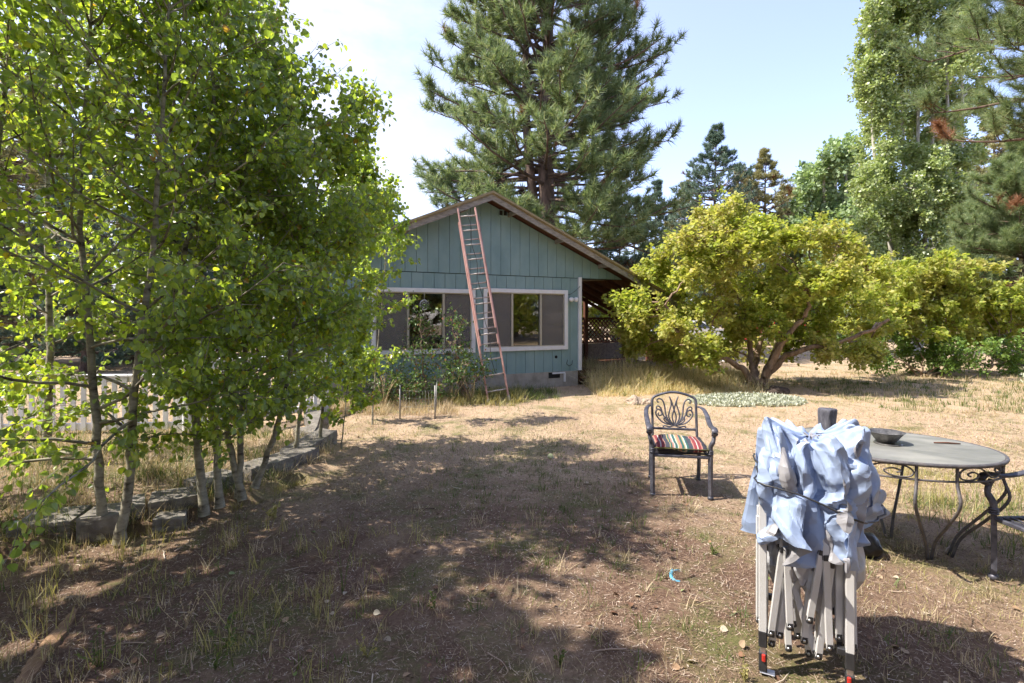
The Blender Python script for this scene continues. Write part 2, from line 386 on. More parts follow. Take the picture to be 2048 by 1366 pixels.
b = MB(); b.box((-.66, -.003, .27), (.30, .012, .13)); b.build('crawl_vent', dark, house)
b = MB(); b.box((-.55, -.02, .315), (.34, .03, .035), None, 0, .004); b.box((-.40, -.03, .21), (.035, .05, .20), None, 0, .004); b.build('vent_board', white, house)
# roof: two slabs with a fascia board and a metal edge
rf = None
for sgn, xe in ((-1, XL), (1, XR)):
    b = MB(); z1 = roofz(xe); xm = xe if sgn < 0 else .06; zm = roofz(xm)
    b.prism([(XP, ZP - .055), (xm, zm - .055), (xm, zm), (XP, ZP)], -.42, DEP + .3)
    if sgn > 0: b.prism([(xm + .001, zm - .055), (xe, z1 - .055), (xe, z1), (xm + .001, zm)], -.42, PD)
    r = b.build('roof', roofm, house)
    f = MB(); f.prism([(XP, ZP - .18), (xe, z1 - .18), (xe, z1 - .056), (XP, ZP - .056)], -.40, -.36); f.build('fascia_board', fasc, r)
    f = MB(); f.prism([(XP, ZP - .035), (xe, z1 - .035), (xe, z1 + .012), (XP, ZP + .012)], -.445, -.423); f.build('metal_edge', roofm, r)
    f = MB(); f.prism([(XP, ZP - .10), (xm, zm - .10), (xm, zm - .058), (XP, ZP - .058)], -.357, DEP)
    if sgn > 0: f.prism([(xm + .001, zm - .10), (xe, z1 - .10), (xe, z1 - .058), (xm + .001, zm - .058)], -.357, PD - .02)
    f.build('roof_deck', brown, r)
    f = MB()
    n = 0
    x = XP + sgn * .55
    while abs(x - XP) < abs(xe - XP) - .1:
        MB().box((x, -.19, roofz(x) - .145), (.045, .36, .09)).build('lookout_block', fasc, r); x += sgn * 1.2
b = MB(); b.box((XR - .03, PD / 2 - .15, roofz(XR) - .15), (.03, PD, .13)); b.build('eave_board', fasc, house)
for k in range(5):    # rafters over the porch
    y = .15 + k * .58; b = MB()
    b.beam((-.02, y, roofz(-.02) - .17), (XR - .05, y, roofz(XR - .05) - .17), .04, .13, 0, (0, 0, 1)); b.build('rafter', brown, house)
b = MB(); b.add([(0.02, .062, 2.545), (1.26, .062, 2.545), (.02, 2.6, 2.545)], [(0, 1, 2)]); b.add([(0.02, .062, 2.552), (.02, 2.6, 2.552), (1.26, .062, 2.552)], [(0, 1, 2)]); b.build('porch_soffit', soff, house)
b = MB(); b.box((.02, -.03, 1.455), (.085, .05, 2.19), None, 0, .004); b.build('corner_board', white, house)
# windows
def window(x0, x1, z0, z1, mulls, opens):
    w = MB(); t = .085
    w.box(((x0 + x1) / 2, -.028, z1 - t / 2), (x1 - x0, .026, t), None, 0, .003); w.box(((x0 + x1) / 2, -.028, z0 + t / 2), (x1 - x0, .026, t), None, 0, .003)
    w.box((x0 + t / 2, -.028, (z0 + z1) / 2), (t, .026, z1 - z0 - 2 * t - .002), None, 0, .003); w.box((x1 - t / 2, -.028, (z0 + z1) / 2), (t, .026, z1 - z0 - 2 * t - .002), None, 0, .003)
    o = w.build('window', white, house)
    a0, a1, c0, c1 = x0 + t, x1 - t, z0 + t, z1 - t; s = MB(); q = .022
    for (xa, xb) in ((a0, a0 + q), (a1 - q, a1)): s.box(((xa + xb) / 2, .01, (c0 + c1) / 2), (q, .05, c1 - c0 - 2 * q - .002))
    for z in (c0 + q / 2, c1 - q / 2): s.box(((a0 + a1) / 2, .01, z), (a1 - a0, .05, q))
    for m_ in mulls: s.box((m_, .0, (c0 + c1) / 2), (.045, .05, c1 - c0 - 2 * q - .004))
    s.build('sash', alu, o)
    edges = [a0] + list(mulls) + [a1]
    for i in range(len(edges) - 1):
        p = MB(); p.box(((edges[i] + edges[i + 1]) / 2, .022, (c0 + c1) / 2), (edges[i + 1] - edges[i] - .002, .004, c1 - c0)); p.build('glass_pane', glass, o)
        if i != 1:
            p = MB(); p.box(((edges[i] + edges[i + 1]) / 2, .004, (c0 + c1) / 2), (edges[i + 1] - edges[i] - .03, .001, c1 - c0 - .02)); p.build('insect_screen', screen, o)
    return o
window(-4.80, -2.62, .85, 2.20, (-4.07, -3.32), 0)
window(-2.43, -.31, .86, 2.235, (-1.74, -1.02), 0)
v = MB(); v.box((-1.97, -.022, 3.89), (.22, .02, .15), None, 0, .003); vo_ = v.build('gable_vent', teal, house)
v = MB(); v.box((-2.02, -.035, 3.89), (.075, .006, .10)); v.box((-1.92, -.035, 3.89), (.075, .006, .10)); v.build('louvre', dark, vo_)
v = MB(); v.tube([(-.61, -.004, .69), (-.61, -.006, .69)], .035, 14); v.build('pipe_hole', dark, house)
# porch: floor, steps, back post, brace, lattice, boards
b = MB(); b.box((1.62, 1.4, .30), (3.2, 2.5, .10), None, 0, .004); b.build('porch_floor', brown, house)
for k, (y, z) in enumerate(((-.02, .19), (-.30, .07))):
    b = MB(); b.box((.65, y, z), (1.15, .30, .05), None, 0, .004); b.box((.65, y + .12, z - .07), (1.15, .03, .10)); b.build('porch_step', brown, house)
YB = PD - .08
for (x, y) in ((1.93, YB), (XR - .12, YB), (XR - .12, .2)):
    z1 = roofz(x) - .24; b = MB(); b.box((x, y, z1 / 2 + .14), (.11, .11, z1 - .2)); b.build('porch_post', brown, house)
b = MB(); b.beam((1.2, YB - .08, 2.42), (3.1, YB - .08, 1.52), .05, .09); b.build('brace', brown, house)
b = MB(); b.box((1.68, YB, 1.58), (3.2, .05, .05)); b.box((1.68, YB, .86), (3.2, .05, .05)); lr = b.build('lattice_frame', brown, house)
b = MB(); LA, LB, za, zb = .08, 3.3, .885, 1.555
for k in range(-8, 32):
    for s_ in (-1, 1):
        xa = LA + k * .135; xb = xa + s_ * (zb - za)
        def cl(x, z, ox, oz):
            for lim, f in ((LA, x < LA), (LB, x > LB)):
                if f: t_ = (lim - x) / (ox - x); return lim, z + (oz - z) * t_
            return x, z
        if (xa <= LA and xb <= LA) or (xa >= LB and xb >= LB): continue
        p = cl(xa, za, xb, zb); q = cl(xb, zb, xa, za)
        b.beam((p[0], YB + .006 * s_, p[1]), (q[0], YB + .006 * s_, q[1]), .007, .034)
b.build('lattice', brown, house)
b = MB(); b.box((1.68, YB, .59), (3.2, .03, .48)); b.build('railing_board', mat('grey_particle_board', [(.12, .10, .085), (.22, .19, .16), (.28, .24, .2)], rough=.85, scale=18, bump=.4), house)
# dim room behind the windows
b = MB(); b.box((-3.2, 5.0, 1.4), (6.2, .05, 2.3)); b.box((-3.2, 2.6, .38), (6.2, 4.8, .03)); b.box((-3.2, 2.6, 2.5), (6.2, 4.8, .03)); b.box((-6.3, 2.6, 1.4), (.05, 4.8, 2.2)); b.box((-.10, 2.6, 1.4), (.05, 4.8, 2.2)); b.box((-2.53, 1.2, 1.4), (.05, 2.2, 2.2)); b.build('interior_wall', room, house)
# wall lamp and hook
tl = thing('wall_lamp', 'white twin-bulb floodlight on the teal wall beside the white corner board', 'lamp', (house.matrix_basis @ Vector((-.22, -.03, 2.02))), HA)
b = MB(); b.lathe([(.045, -.02), (.05, 0), (.03, .02)], (0, 0, 0), 14); b.build('mount', white, tl)
for s_ in (-1, 1):
    b = MB(); b.tube([(s_ * .02, -.02, 0), (s_ * .05, -.06, .0)], .018, 10); b.tube([(s_ * .045, -.05, 0), (s_ * .06, -.09, .0), (s_ * .068, -.13, -.005), (s_ * .07, -.15, -.007)], [.03, .05, .055, .04], 14); b.build('lamp_head', white, tl)
hm = house.matrix_basis
def H(x, y, z): return hm @ Vector((x, y, z))
bl = mat('black_wire', [(.02, .02, .02), (.03, .03, .03)], rough=.5, bump=0)
pts = [H(-.31, -.05, 2.13), H(-.24, -.06, 2.15), H(-.12, -.07, 2.23), H(-.02, -.07, 2.31), H(.0, -.07, 2.34)]
tag(MB().tube(pts, .006, 5).build('wire', bl), 'thin wire looped from the window corner to the white corner board', 'wire')
pts = [H(-.32, -.03, .62), H(-.34, -.03, .52), H(-.28, -.03, .47), H(-.20, -.03, .50), H(-.18, -.03, .60)]
tag(MB().tube(pts, .007, 5).build('hose_hook', bl), 'small curled wire hook on the teal wall under the lamp', 'hook')
# things seen through the windows
lt = thing('table_lamp', 'white square-shaded table lamp behind the left window', 'lamp', H(-3.92, 1.0, .40), HA)
b = MB(); b.lathe([(.16, .95), (.18, .96), (.16, 1.28), (.15, 1.28)], n=4, smooth=False); b.build('lamp_shade', mat('pale_shade', [(.5, .45, .4), (.6, .55, .5)], rough=.8, bump=.1), lt)
b = MB(); b.lathe([(.09, .55), (.10, .58), (.03, .62), (.02, .96)], n=12); b.build('lamp_base', brown, lt); b = MB(); b.box((0, 0, .27), (.5, .4, .54), None, 0, .01); b.build('lamp_stand', brown, lt)
so = thing('sofa', 'blue sofa seen through the left window', 'sofa', H(-3.3, 1.6, .40), HA)
sb = mat('blue_cover', [(.05, .10, .17), (.08, .15, .24)], rough=.8, scale=8, bump=.3)
for nm, c, d in (('seat', (0, 0, .22), (1.3, .7, .40)), ('backrest', (0, .32, .42), (1.3, .2, .75)), ('armrest', (-.72, 0, .32), (.16, .75, .6)), ('armrest', (.72, 0, .32), (.16, .75, .6))):
    b = MB(); b.box(c, d, None, 0, .05); b.build(nm, sb, so)
dc = thing('dream_catcher', 'round wire dream catcher hanging in the left window', 'ornament', H(-3.74, -.035, 1.86), HA)
b = MB(); b.tube([(.09 * math.cos(a_ / 20 * 6.283), 0, .10 * math.sin(a_ / 20 * 6.283)) for a_ in range(20)], .008, 6, closed=True); b.build('ring', white, dc)
b = MB()
for k in range(6):
    a_ = k * 1.047; b.tube([(.09 * math.cos(a_), 0, .09 * math.sin(a_)), (.09 * math.cos(a_ + 2.1), 0, .09 * math.sin(a_ + 2.1))], .003, 4)
b.tube([(0, 0, .1), (0, 0, .27)], .003, 4); b.build('web', white, dc)
# ---------------------------------------------------------------- ladder
def build_ladder():
    red = mat('faded_red_fibreglass', [(.36, .19, .165), (.45, .26, .23), (.50, .32, .29)], rough=.6, scale=14, stretch=(1, 1, .2), bump=.2)
    al = mat('worn_aluminium', [(.40, .36, .33), (.55, .50, .46)], rough=.4, metal=.5, scale=20, bump=.1)
    base = (P(980, 805, z=0) + P(1015, 803, z=0)) / 2; top = H(-2.99, -.47, 3.80)
    ax = (top - base); L_ = ax.length; ax.normalize(); side = Vector((.97, .22, 0)); side = (side - ax * side.dot(ax)).normalized(); nrm = side.cross(ax).normalized()
    if nrm.y > 0: nrm = -nrm
    t = thing('extension_ladder', 'faded red extension ladder leaning against the gable of the teal house', 'ladder', base)
    for nm, w, off, z0, z1 in (('base_section', .40, .0, 0, L_ * .93), ('fly_section', .355, .035, L_ * .28, L_ + .0)):
        o = None
        for s_ in (-1, 1):
            b = MB(); a = side * (s_ * w / 2) + nrm * off
            b.beam(a + ax * z0, a + ax * z1, .028, .07, 0, nrm, .003); q = b.build('rail', red, t)
            if nm == 'base_section':
                f = MB(); f.beam(a + ax * (-.01) , a + ax * .09, .045, .09, 0, nrm, .006); f.build('shoe', al, q)
        k = z0 + .22
        while k < z1 - .04:
            b = MB(); b.tube([-side * (w / 2) + nrm * off + ax * k, side * (w / 2) + nrm * off + ax * k], .016, 8); b.build('rung', al, t); k += .305
    rope = [ax * (L_ - .1) + nrm * .06]
    for k in range(30): rope.append(ax * (L_ - .2 - k * L_ * .028) + nrm * (.07 + .01 * math.sin(k)) + side * (.02 * math.sin(k * .9)))
    MB().tube(rope, .006, 5).build('rope', bl, t)
    for s_ in (-1, 1): MB().beam(ax * (L_ * .33) + side * .17 * s_ + nrm * .05, ax * (L_ * .33 + .12) + side * .17 * s_ + nrm * .05, .03, .05).build('rung_lock', bl, t)
build_ladder()
# ---------------------------------------------------------------- building behind with a blue roof
bb = thing('outbuilding', 'teal building with a blue metal roof behind the aspen trees', 'building', (-5.2, 17.5, 0), R(6))
blue = mat('blue_metal_roof', [(.05, .14, .32), (.07, .18, .40)], rough=.45, scale=3, bump=.1)
b = MB(); b.prism([(-2.8, 0), (2.8, 0), (2.8, 4.05), (0, 5.30), (-2.8, 4.05)], 0, 6); b.build('wall', teal, bb)
for s_ in (-1, 1):
    b = MB(); b.prism([(0, 5.36), (s_ * 3.1, 3.98), (s_ * 3.1, 4.06), (0, 5.46)], -.35, 6.3); b.build('roof', blue, bb)
w = MB(); w.box((-1.2, -.02, 2.6), (1.0, .06, 1.0), None, 0, .01); wo = w.build('window', white, bb); MB().box((-1.2, -.055, 2.6), (.82, .01, .82)).build('pane', glass, wo)
# ---------------------------------------------------------------- fences
def picket(name, label, A, B, h, n, z0=.06, cap=True):
    A = Vector(A); B = Vector(B); t = thing(name, label, 'fence', A); d = B - A; u = d.normalized(); L_ = d.length
    for z in (z0 + .06, h - .05):
        b = MB(); b.beam(Vector((0, 0, z)), d + Vector((0, 0, z)), .045, .09 if z < .3 else .07, 0, (0, 0, 1), .004); b.build('rail', white, t)
    if cap: b = MB(); b.beam(Vector((0, 0, h)), d + Vector((0, 0, h)), .11, .03, 0, (0, 0, 1), .004); b.build('top_cap', white, t)
    off = Vector((u.y, -u.x, 0)) * .03
    for k in range(n):
        p = d * ((k + .5) / n) + off; b = MB(); b.box(p + Vector((0, 0, (z0 + h) / 2 - .01)), (.062, .02, h - z0 - .04), Matrix.Rotation(math.atan2(u.y, u.x), 3, 'Z'), 0, .003); b.build('picket', white, t)
    m_ = max(2, int(L_ / 1.8) + 1)
    for k in range(m_):
        p = d * (k / (m_ - 1)); b = MB(); b.box(p + Vector((0, 0, h / 2 + .03)), (.10, .10, h + .06), Matrix.Rotation(math.atan2(u.y, u.x), 3, 'Z'), 0, .006); b.build('post', white, t)
    return t
picket('picket_fence', 'low white picket fence behind the aspen trunks, nearest run', (-7.4, 6.55, .06), (-4.35, 6.75, .06), .78, 24)
picket('picket_fence', 'white picket fence run between the low fence and the teal house', (-4.3, 6.75, .06), (-3.15, 8.6, 0), .97, 16)
# ---------------------------------------------------------------- folded pop-up canopy
def sim_canopy(K=56, M=200, seed=5, steps=200):
    """the canopy's cloth, gathered over the closed frame: position-based cloth, run here"""
    from mathutils import kdtree
    g = np.random.default_rng(seed); ZT = 1.20
    NP = 15; Lm = 0.525; s1 = 0.17
    s = np.linspace(0.03, Lm, K); h = s[1] - s[0]
    th = np.linspace(0, 2 * np.pi, M, endpoint=False)
    ridge_h = g.uniform(-.04, .05, NP); ridge_r = g.uniform(-.02, .02, NP); amp = g.uniform(.75, 1.35, NP)
    u = th / (2 * np.pi) * NP + .23 * np.sin(th * 3 + 1) + .15 * np.sin(th * 5 + 2)
    lift = 3.0 * np.sin(2 * th + 1.0) + 3.5 * np.sin(5 * th + 2.0)
    k = np.floor(u + .5).astype(int) % NP; fr = u - np.floor(u + .5)          # -.5..... .5 about the ridge k
    tri = 1 - 4 * np.abs(fr)                                                    # 1 at the ridge, -1 in the valley
    circ = np.where(s < s1, 2.1 * s / s1, 2.1 + 3.6 * (s - s1))
    S, TH_ = np.meshgrid(s, th, indexing='ij'); TR = np.broadcast_to(tri, S.shape)
    hr = ridge_h[k]; rr_ = ridge_r[k]; am = amp[k]
    sq = 1 / np.maximum(np.abs(np.cos(th)), np.abs(np.sin(th))); sq = 1 + (np.minimum(sq, 1.3) - 1) * .55
    A = np.clip(S / s1, 0, 1) * .05 + np.clip((S - s1) / (Lm - s1), 0, 1) * 0.075
    r = np.where(S < s1, S * 1.0, s1 + (S - s1) * 0.10) * sq + A * TR * am + rr_
    r = np.maximum(r, 0.012)
    z = ZT + np.where(S < s1, ((hr + .07) * (S / s1)) - .07 - .035 * (1 - TR) * (S / s1), hr - .035 * (1 - TR) - (S - s1) * 0.95)
    x = np.stack([r * np.cos(TH_), r * np.sin(TH_), z], -1).reshape(-1, 3)
    x += g.normal(0, .004, x.shape)
    idx = np.arange(K * M).reshape(K, M); B = []
    hm = np.full((K, M), h); hc = np.broadcast_to((circ / M)[:, None], (K, M))
    def add(a, b, l, kk): B.append((a.ravel(), b.ravel(), l.ravel() if hasattr(l, 'ravel') else l, kk))
    for par in (0, 1):
        n_ = (K - 1 - par + 1) // 2
        i = np.arange(par, K - 1, 2); add(idx[i], idx[i + 1], hm[i], 1.0)
        j = np.arange(par, M, 2); add(idx[:, j], idx[:, (j + 1) % M], hc[:, j], 1.0)
        add(idx[i][:, :], np.roll(idx, -1, 1)[i + 1], np.sqrt(h ** 2 + hc[i] ** 2), .45)
        add(np.roll(idx, -1, 1)[i], idx[i + 1], np.sqrt(h ** 2 + hc[i] ** 2), .45)
    for st, kk in ((2, .12), (5, .10)):
        for par in range(st):
            i = np.arange(par, K - st, 2 * st); add(idx[i], idx[i + st], hm[i] * st, kk)
            j = np.arange(par, M - st, 2 * st); add(idx[:, j], idx[:, (j + st) % M], hc[:, j] * st, kk)
    w = np.ones(len(x)); pins = []
    ks = int(np.argmin(abs(s - s1)))
    for q in range(NP):
        c = int(np.argmin(np.where(k == q, np.abs(fr), 9)))
        for di in (-4, -3, -2, -1, 0):
            for dj in range(-2, 3): pins.append(idx[ks + di, (c + dj) % M])
    pins += list(idx[0]); pins = np.array(pins)
    x[:, :] = x; w[pins] = 0; hold = x[pins].copy()
    ang = np.arctan2(x[:, 1], x[:, 0]); sv = S.ravel()
    ph = g.uniform(0, 6.28, 8)
    swirl = (1.6 * np.sin(2 * ang + ph[0]) + 2.4 * np.sin(5 * ang + 9 * sv + ph[1]) + 2.4 * np.sin(9 * ang - 13 * sv + ph[2])) * 1.3
    v = np.zeros_like(x); dt = 1 / 60; TH = 0.014; pairs = None
    gi = np.repeat(np.arange(K), M); gj = np.tile(np.arange(M), K)
    for t_ in range(steps):
        f = t_ / steps
        v[:, 2] += (np.tile(lift, K) * (sv > .38) - 9.8) * dt
        rad = np.hypot(x[:, 0], x[:, 1]) + 1e-6; a = ang
        v[:, 0] += (-x[:, 1] / rad * swirl + x[:, 0] / rad * .8) * dt; v[:, 1] += (x[:, 0] / rad * swirl + x[:, 1] / rad * .8) * dt
        v += g.normal(0, .10, v.shape) * (f < .6)
        v *= 0.95
        if t_ == int(steps * .62):           # the cord grips, and the tops sink a little: the cloth above it buckles
            zc = 0.83 - 0.26 * x[:, 0]; grip = (np.abs(x[:, 2] - zc) < .012) & (w > 0); w[grip] = .02
        if t_ > steps * .62 and t_ < steps * .9:
            hold[:, 2] -= .085 / (steps * .28); x[pins, 2] = hold[:, 2]
        p = x + v * dt * w[:, None]
        if t_ % 5 == 0 and t_ > 5:
            kd = kdtree.KDTree(len(p))
            for i in range(len(p)): kd.insert(p[i], i)
            kd.balance(); PA = []; PB = []
            for i in range(0, len(p)):
                for (_c, j, _d) in kd.find_range(p[i], TH * 1.3):
                    if j > i:
                        dj = abs(gj[i] - gj[j]); dj = min(dj, M - dj)
                        if abs(gi[i] - gi[j]) > 1 or dj > 3: PA.append(i); PB.append(j)
            pairs = (np.array(PA, int), np.array(PB, int)) if PA else None
        for it in range(8):
            for (a_, b_, l, kk) in B:
                d = p[b_] - p[a_]; n = np.sqrt((d * d).sum(1)) + 1e-9
                c = (n - l) / n / (w[a_] + w[b_] + 1e-9) * kk
                if kk < .4: c = np.where(n < l, c, 0)
                dd = d * c[:, None]; p[a_] += dd * w[a_][:, None]; p[b_] -= dd * w[b_][:, None]
            if pairs is not None and it % 2 == 1:
                a_, b_ = pairs; d = p[b_] - p[a_]; n = np.sqrt((d * d).sum(1)) + 1e-9
                c = np.where(n < TH, (n - TH) / n * .3, 0)[:, None] * d
                np.add.at(p, a_, c * w[a_][:, None]); np.add.at(p, b_, -c * w[b_][:, None])
            mxy = np.maximum(np.abs(p[:, 0]), np.abs(p[:, 1])); bad = (p[:, 2] < 1.0) & (mxy < .15) & (w > 0)
            sc = 1 + (.15 / (mxy[bad] + 1e-6) - 1) * .25; p[bad, 0] *= sc; p[bad, 1] *= sc
            zl = 0.3
            low = (p[:, 2] < 0.3) & (w > 0); p[low, 2] += (zl - p[low, 2]) * .30
            t = min(1, max(0, (f - .25) / .35))
            zc = 0.83 - 0.26 * p[:, 0]; band = np.exp(-((p[:, 2] - zc) / .03) ** 2)
            rr = np.hypot(p[:, 0], p[:, 1]); R0 = .40 - (.40 - .285) * t; over = (rr > R0) & (w > 0)
            k_ = (1 - (1 - R0 / rr[over]) * band[over] * .6); p[over, 0] *= k_; p[over, 1] *= k_
            rr = np.hypot(p[:, 0], p[:, 1]); over = (rr > .37) & (w > 0)
            k_ = 1 - (1 - .37 / rr[over]) * .2; p[over, 0] *= k_; p[over, 1] *= k_
        v = np.clip((p - x) / dt, -3, 3); x = p
    # the tops are blunt plastic joints, so round the peaks over
    G = x.reshape(K, M, 3)
    for _ in range(6):
        Q = G.copy(); Q[1:-1] = (G[:-2] + G[2:] + np.roll(G, 1, 1)[1:-1] + np.roll(G, -1, 1)[1:-1]) / 4
        wt = np.clip((G[..., 2] - .93) / .06, 0, .7)[..., None]; G = G * (1 - wt) + Q * wt
    # cord waist
    zc = 0.82 - 0.30 * G[..., 0] + .02 * np.sin(3 * np.arctan2(G[..., 1], G[..., 0])); rr = np.hypot(G[..., 0], G[..., 1])
    f_ = 1 - np.clip((rr - .262) / rr, 0, .35) * np.exp(-np.abs(G[..., 2] - zc) / .045); G[..., 0] *= f_; G[..., 1] *= f_
    rg = np.hypot(G[..., 0], G[..., 1]); rm = rg.mean(1, keepdims=True); sc = (rm + 1.28 * (rg - rm)) / (rg + 1e-6); sc = np.where(S > s1 * .8, np.clip(sc, .6, 1.4), 1); G[..., 0] *= sc; G[..., 1] *= sc
    mx_ = np.maximum(np.abs(G[..., 0]), np.abs(G[..., 1])); mn_ = np.minimum(np.abs(G[..., 0]), np.abs(G[..., 1])); bad = (G[..., 2] < .99) & (mx_ < .206) & (mn_ > .085); sc = np.where(bad, .203 / (mx_ + 1e-6), 1.0); G[..., 0] *= sc; G[..., 1] *= sc
    # finer grid, then sharp creases in the stiff coated cloth
    def up2(A):
        B_ = np.zeros((A.shape[0] * 2 - 1,) + A.shape[1:]); B_[::2] = A; B_[1::2] = (A[:-1] + A[1:]) / 2
        C_ = np.zeros((B_.shape[0], B_.shape[1] * 2) + B_.shape[2:]); C_[:, ::2] = B_; C_[:, 1::2] = (B_ + np.roll(B_, -1, 1)) / 2; return C_
    G[..., 2] += np.clip(.98 - G[..., 2], 0, .4) * .55 * G[..., 0]
    G = up2(G); K, M = G.shape[:2]; S = np.broadcast_to(np.linspace(.03, Lm, K)[:, None], (K, M)); th = np.linspace(0, 2 * np.pi, M, endpoint=False); TH_ = np.broadcast_to(th[None], (K, M)); idx = np.arange(K * M).reshape(K, M)
    dn = np.cross(np.roll(G, -1, 1) - np.roll(G, 1, 1), np.gradient(G, axis=0)); dn /= np.linalg.norm(dn, axis=2, keepdims=True) + 1e-9
    a1 = np.linspace(0, 3.4, M, endpoint=False)[None, :] + .05 * np.sin(S * 19); a2 = S + .03 * np.sin(TH_ * 7 + 1)
    D = np.zeros((K, M))
    for q in range(46):
        t0 = g.uniform(0, np.pi); fq = g.uniform(4, 10); o = g.uniform(0, 9)
        a1w = a1 + .06 * np.sin(a2 * g.uniform(8, 20) + q); wv = (a1w * np.cos(t0) + a2 * np.sin(t0)) * fq + o; tr = np.abs((wv % 1) * 2 - 1) - .5
        cx, cy = g.uniform(0, 3.4), g.uniform(.15, .7); dx = np.abs(a1 - cx); dx = np.minimum(dx, 3.4 - dx)
        msk = np.clip(1.25 - (dx ** 2 + (a2 - cy) ** 2 * 3) / g.uniform(.03, .2), 0, 1)
        D += tr * msk * g.uniform(.07, .16) / fq
    G = G + dn * (D * np.clip((S - .12) / .05, 0, 1))[..., None]
    x = G.reshape(-1, 3)
    r_ = np.roll(idx, -1, 1)
    F = np.stack([idx[:-1].ravel(), idx[1:].ravel(), r_[1:].ravel(), r_[:-1].ravel()], 1)
    F = [tuple(q) for q in F] + [tuple(idx[0][::-1])]
    return x, F
def build_canopy():
    t = thing('folded_canopy', 'folded pop-up canopy, crumpled pale blue cloth tied with black cord over grey legs', 'canopy', (1.355, 2.385, 0), R(-27))
    frame = mat('canopy_frame_paint', [(.46, .45, .44), (.55, .54, .53)], rough=.38, scale=3, bump=.03, spec=.5)
    black = mat('black_plastic', [(.02, .02, .022), (.035, .035, .037)], rough=.4, scale=20, bump=.05)
    red = mat('red_plastic', [(.38, .02, .015), (.45, .03, .02)], rough=.35, scale=9, bump=0)
    steel = mat('zinc_steel', [(.45, .45, .46), (.6, .6, .6)], rough=.3, metal=.9, scale=30, bump=.05)
    cloth = mat('coated_blue_cloth', [(.25, .315, .46), (.29, .36, .51)], rough=.42, scale=2.5, bump=.25, bscale=55, dist=.002, back=(.27, .265, .28), spec=.45)
    lining = mat('silver_lining_cloth', [(.34, .34, .36), (.42, .42, .44)], rough=.36, scale=3, bump=.35, bscale=24, dist=.006, spec=.5)
    crumple(cloth, .034, (4.6, 12)); crumple(lining, .03, (6, 16))
    x, F = sim_canopy()
    me = np_mesh('fabric_cover', x, F, True); fo = link('fabric_cover', me, cloth, t); fo.location = (.03, .012, 0)
    me.set_sharp_from_angle(angle=R(24))
    h = .165
    for (i, j) in ((-1, -1), (1, -1), (-1, 1), (1, 1)):
        L = MB(); z0 = .10
        L.box((i * h, j * h, .54), (.033, .033, .84), None, 0, .003)
        for s_ in (-1, 1): L.box((i * h + s_ * .0155, j * h, .54), (.002, .012, .84))
        leg = L.build('leg', frame, t)
        b = MB(); b.box((i * h, j * h, .155), (.036, .036, .075), None, 0, .004); b.box((i * h + -i * .03, j * h, .185), (.035, .028, .03), None, 0, .004); b.build('slider_bracket', black, leg)
        L2 = MB(); L2.box((i * h, j * h, .075), (.024, .024, .10), None, 0, .002); L2.build('inner_tube', steel, leg)
        f = MB(); f.box((i * h, j * h, .052), (.034, .034, .085), None, 0, .004); f.build('lower_bracket', black, leg)
        rb = MB(); rb.box((i * h - i * .004, j * h - .020 * (1 if j < 0 else -1), .075), (.016, .012, .034), None, 0, .004); rb.build('release_button', red, leg)
        ft = MB(); ft.box((i * h - i * .018, j * h, .005), (.062, .040, .006), None, 0, .002); ft.box((i * h, j * h, .02), (.026, .026, .03), None, 0, .002); ft.build('foot_plate', steel, leg)
    # the scissor bars of the closed truss: pairs that cross and hang from the tops
    bars = []
    for (a, b, fixed) in (((-h, -h), (h, -h), -1), ((h, -h), (h, h), 1), ((h, h), (-h, h), 1), ((-h, h), (-h, -h), -1)):
        a = Vector((*a, 0)); b = Vector((*b, 0)); d = b - a; n = Vector((d.y, -d.x, 0)).normalized() * .016
        for k in range(4):
            u0 = .10 + k * .225; u1 = u0 + .10
            lo = .13 + .05 * ((k * 7) % 3) ; hi = .70
            bars.append((a + d * u0 + n + Vector((0, 0, lo + .06)), a + d * (u0 + (.17 if k % 2 == 0 else -.05)) + n + Vector((0, 0, hi - .03))))
            if k % 2: bars.append((a + d * (u0 - .12) - n * .4 + Vector((0, 0, lo)), a + d * (u0 + .06) - n * .4 + Vector((0, 0, hi - .06))))
    for k in range(7): bars.append((Vector((-.13 + .043 * k, -.135 + .012 * (k % 3), .12 + .05 * ((k * 3) % 4))), Vector((-.13 + .043 * ((k * 3 + 2) % 7), -.13, .68))))
    for k in range(4): bars.append((Vector((-.06 + .04 * k, -.05 + .035 * ((k * 2) % 4), .07 + .03 * (k % 2))), Vector((-.09 + .06 * k, .02 - .03 * (k % 2), .70))))
    for (a, b) in bars:
        B = MB(); B.beam(a, b, .014, .028, 0, (1, .3, 0), .002); ob = B.build('truss_bar', frame, t)
        d = (b - a).normalized()
        c = MB(); c.beam(a - d * .014, a + d * .022, .018, .029, 0, (1, .3, 0), .005); c.build('end_cap', black, ob)
        s = MB(); s.tube([a + Vector((0, -.013, .004)), a + Vector((0, .013, .004))], .006, 8); s.build('bolt', steel, ob)
        if b.z > .62:
            m_ = a + (b - a) * .80; s = MB(); s.beam(m_ - d * .016, m_ + d * .016, .02, .03, 0, (1, .3, 0), .006); s.build('joint', black, ob)
    # lining that has slipped down between the bars
    g = np.random.default_rng(11)
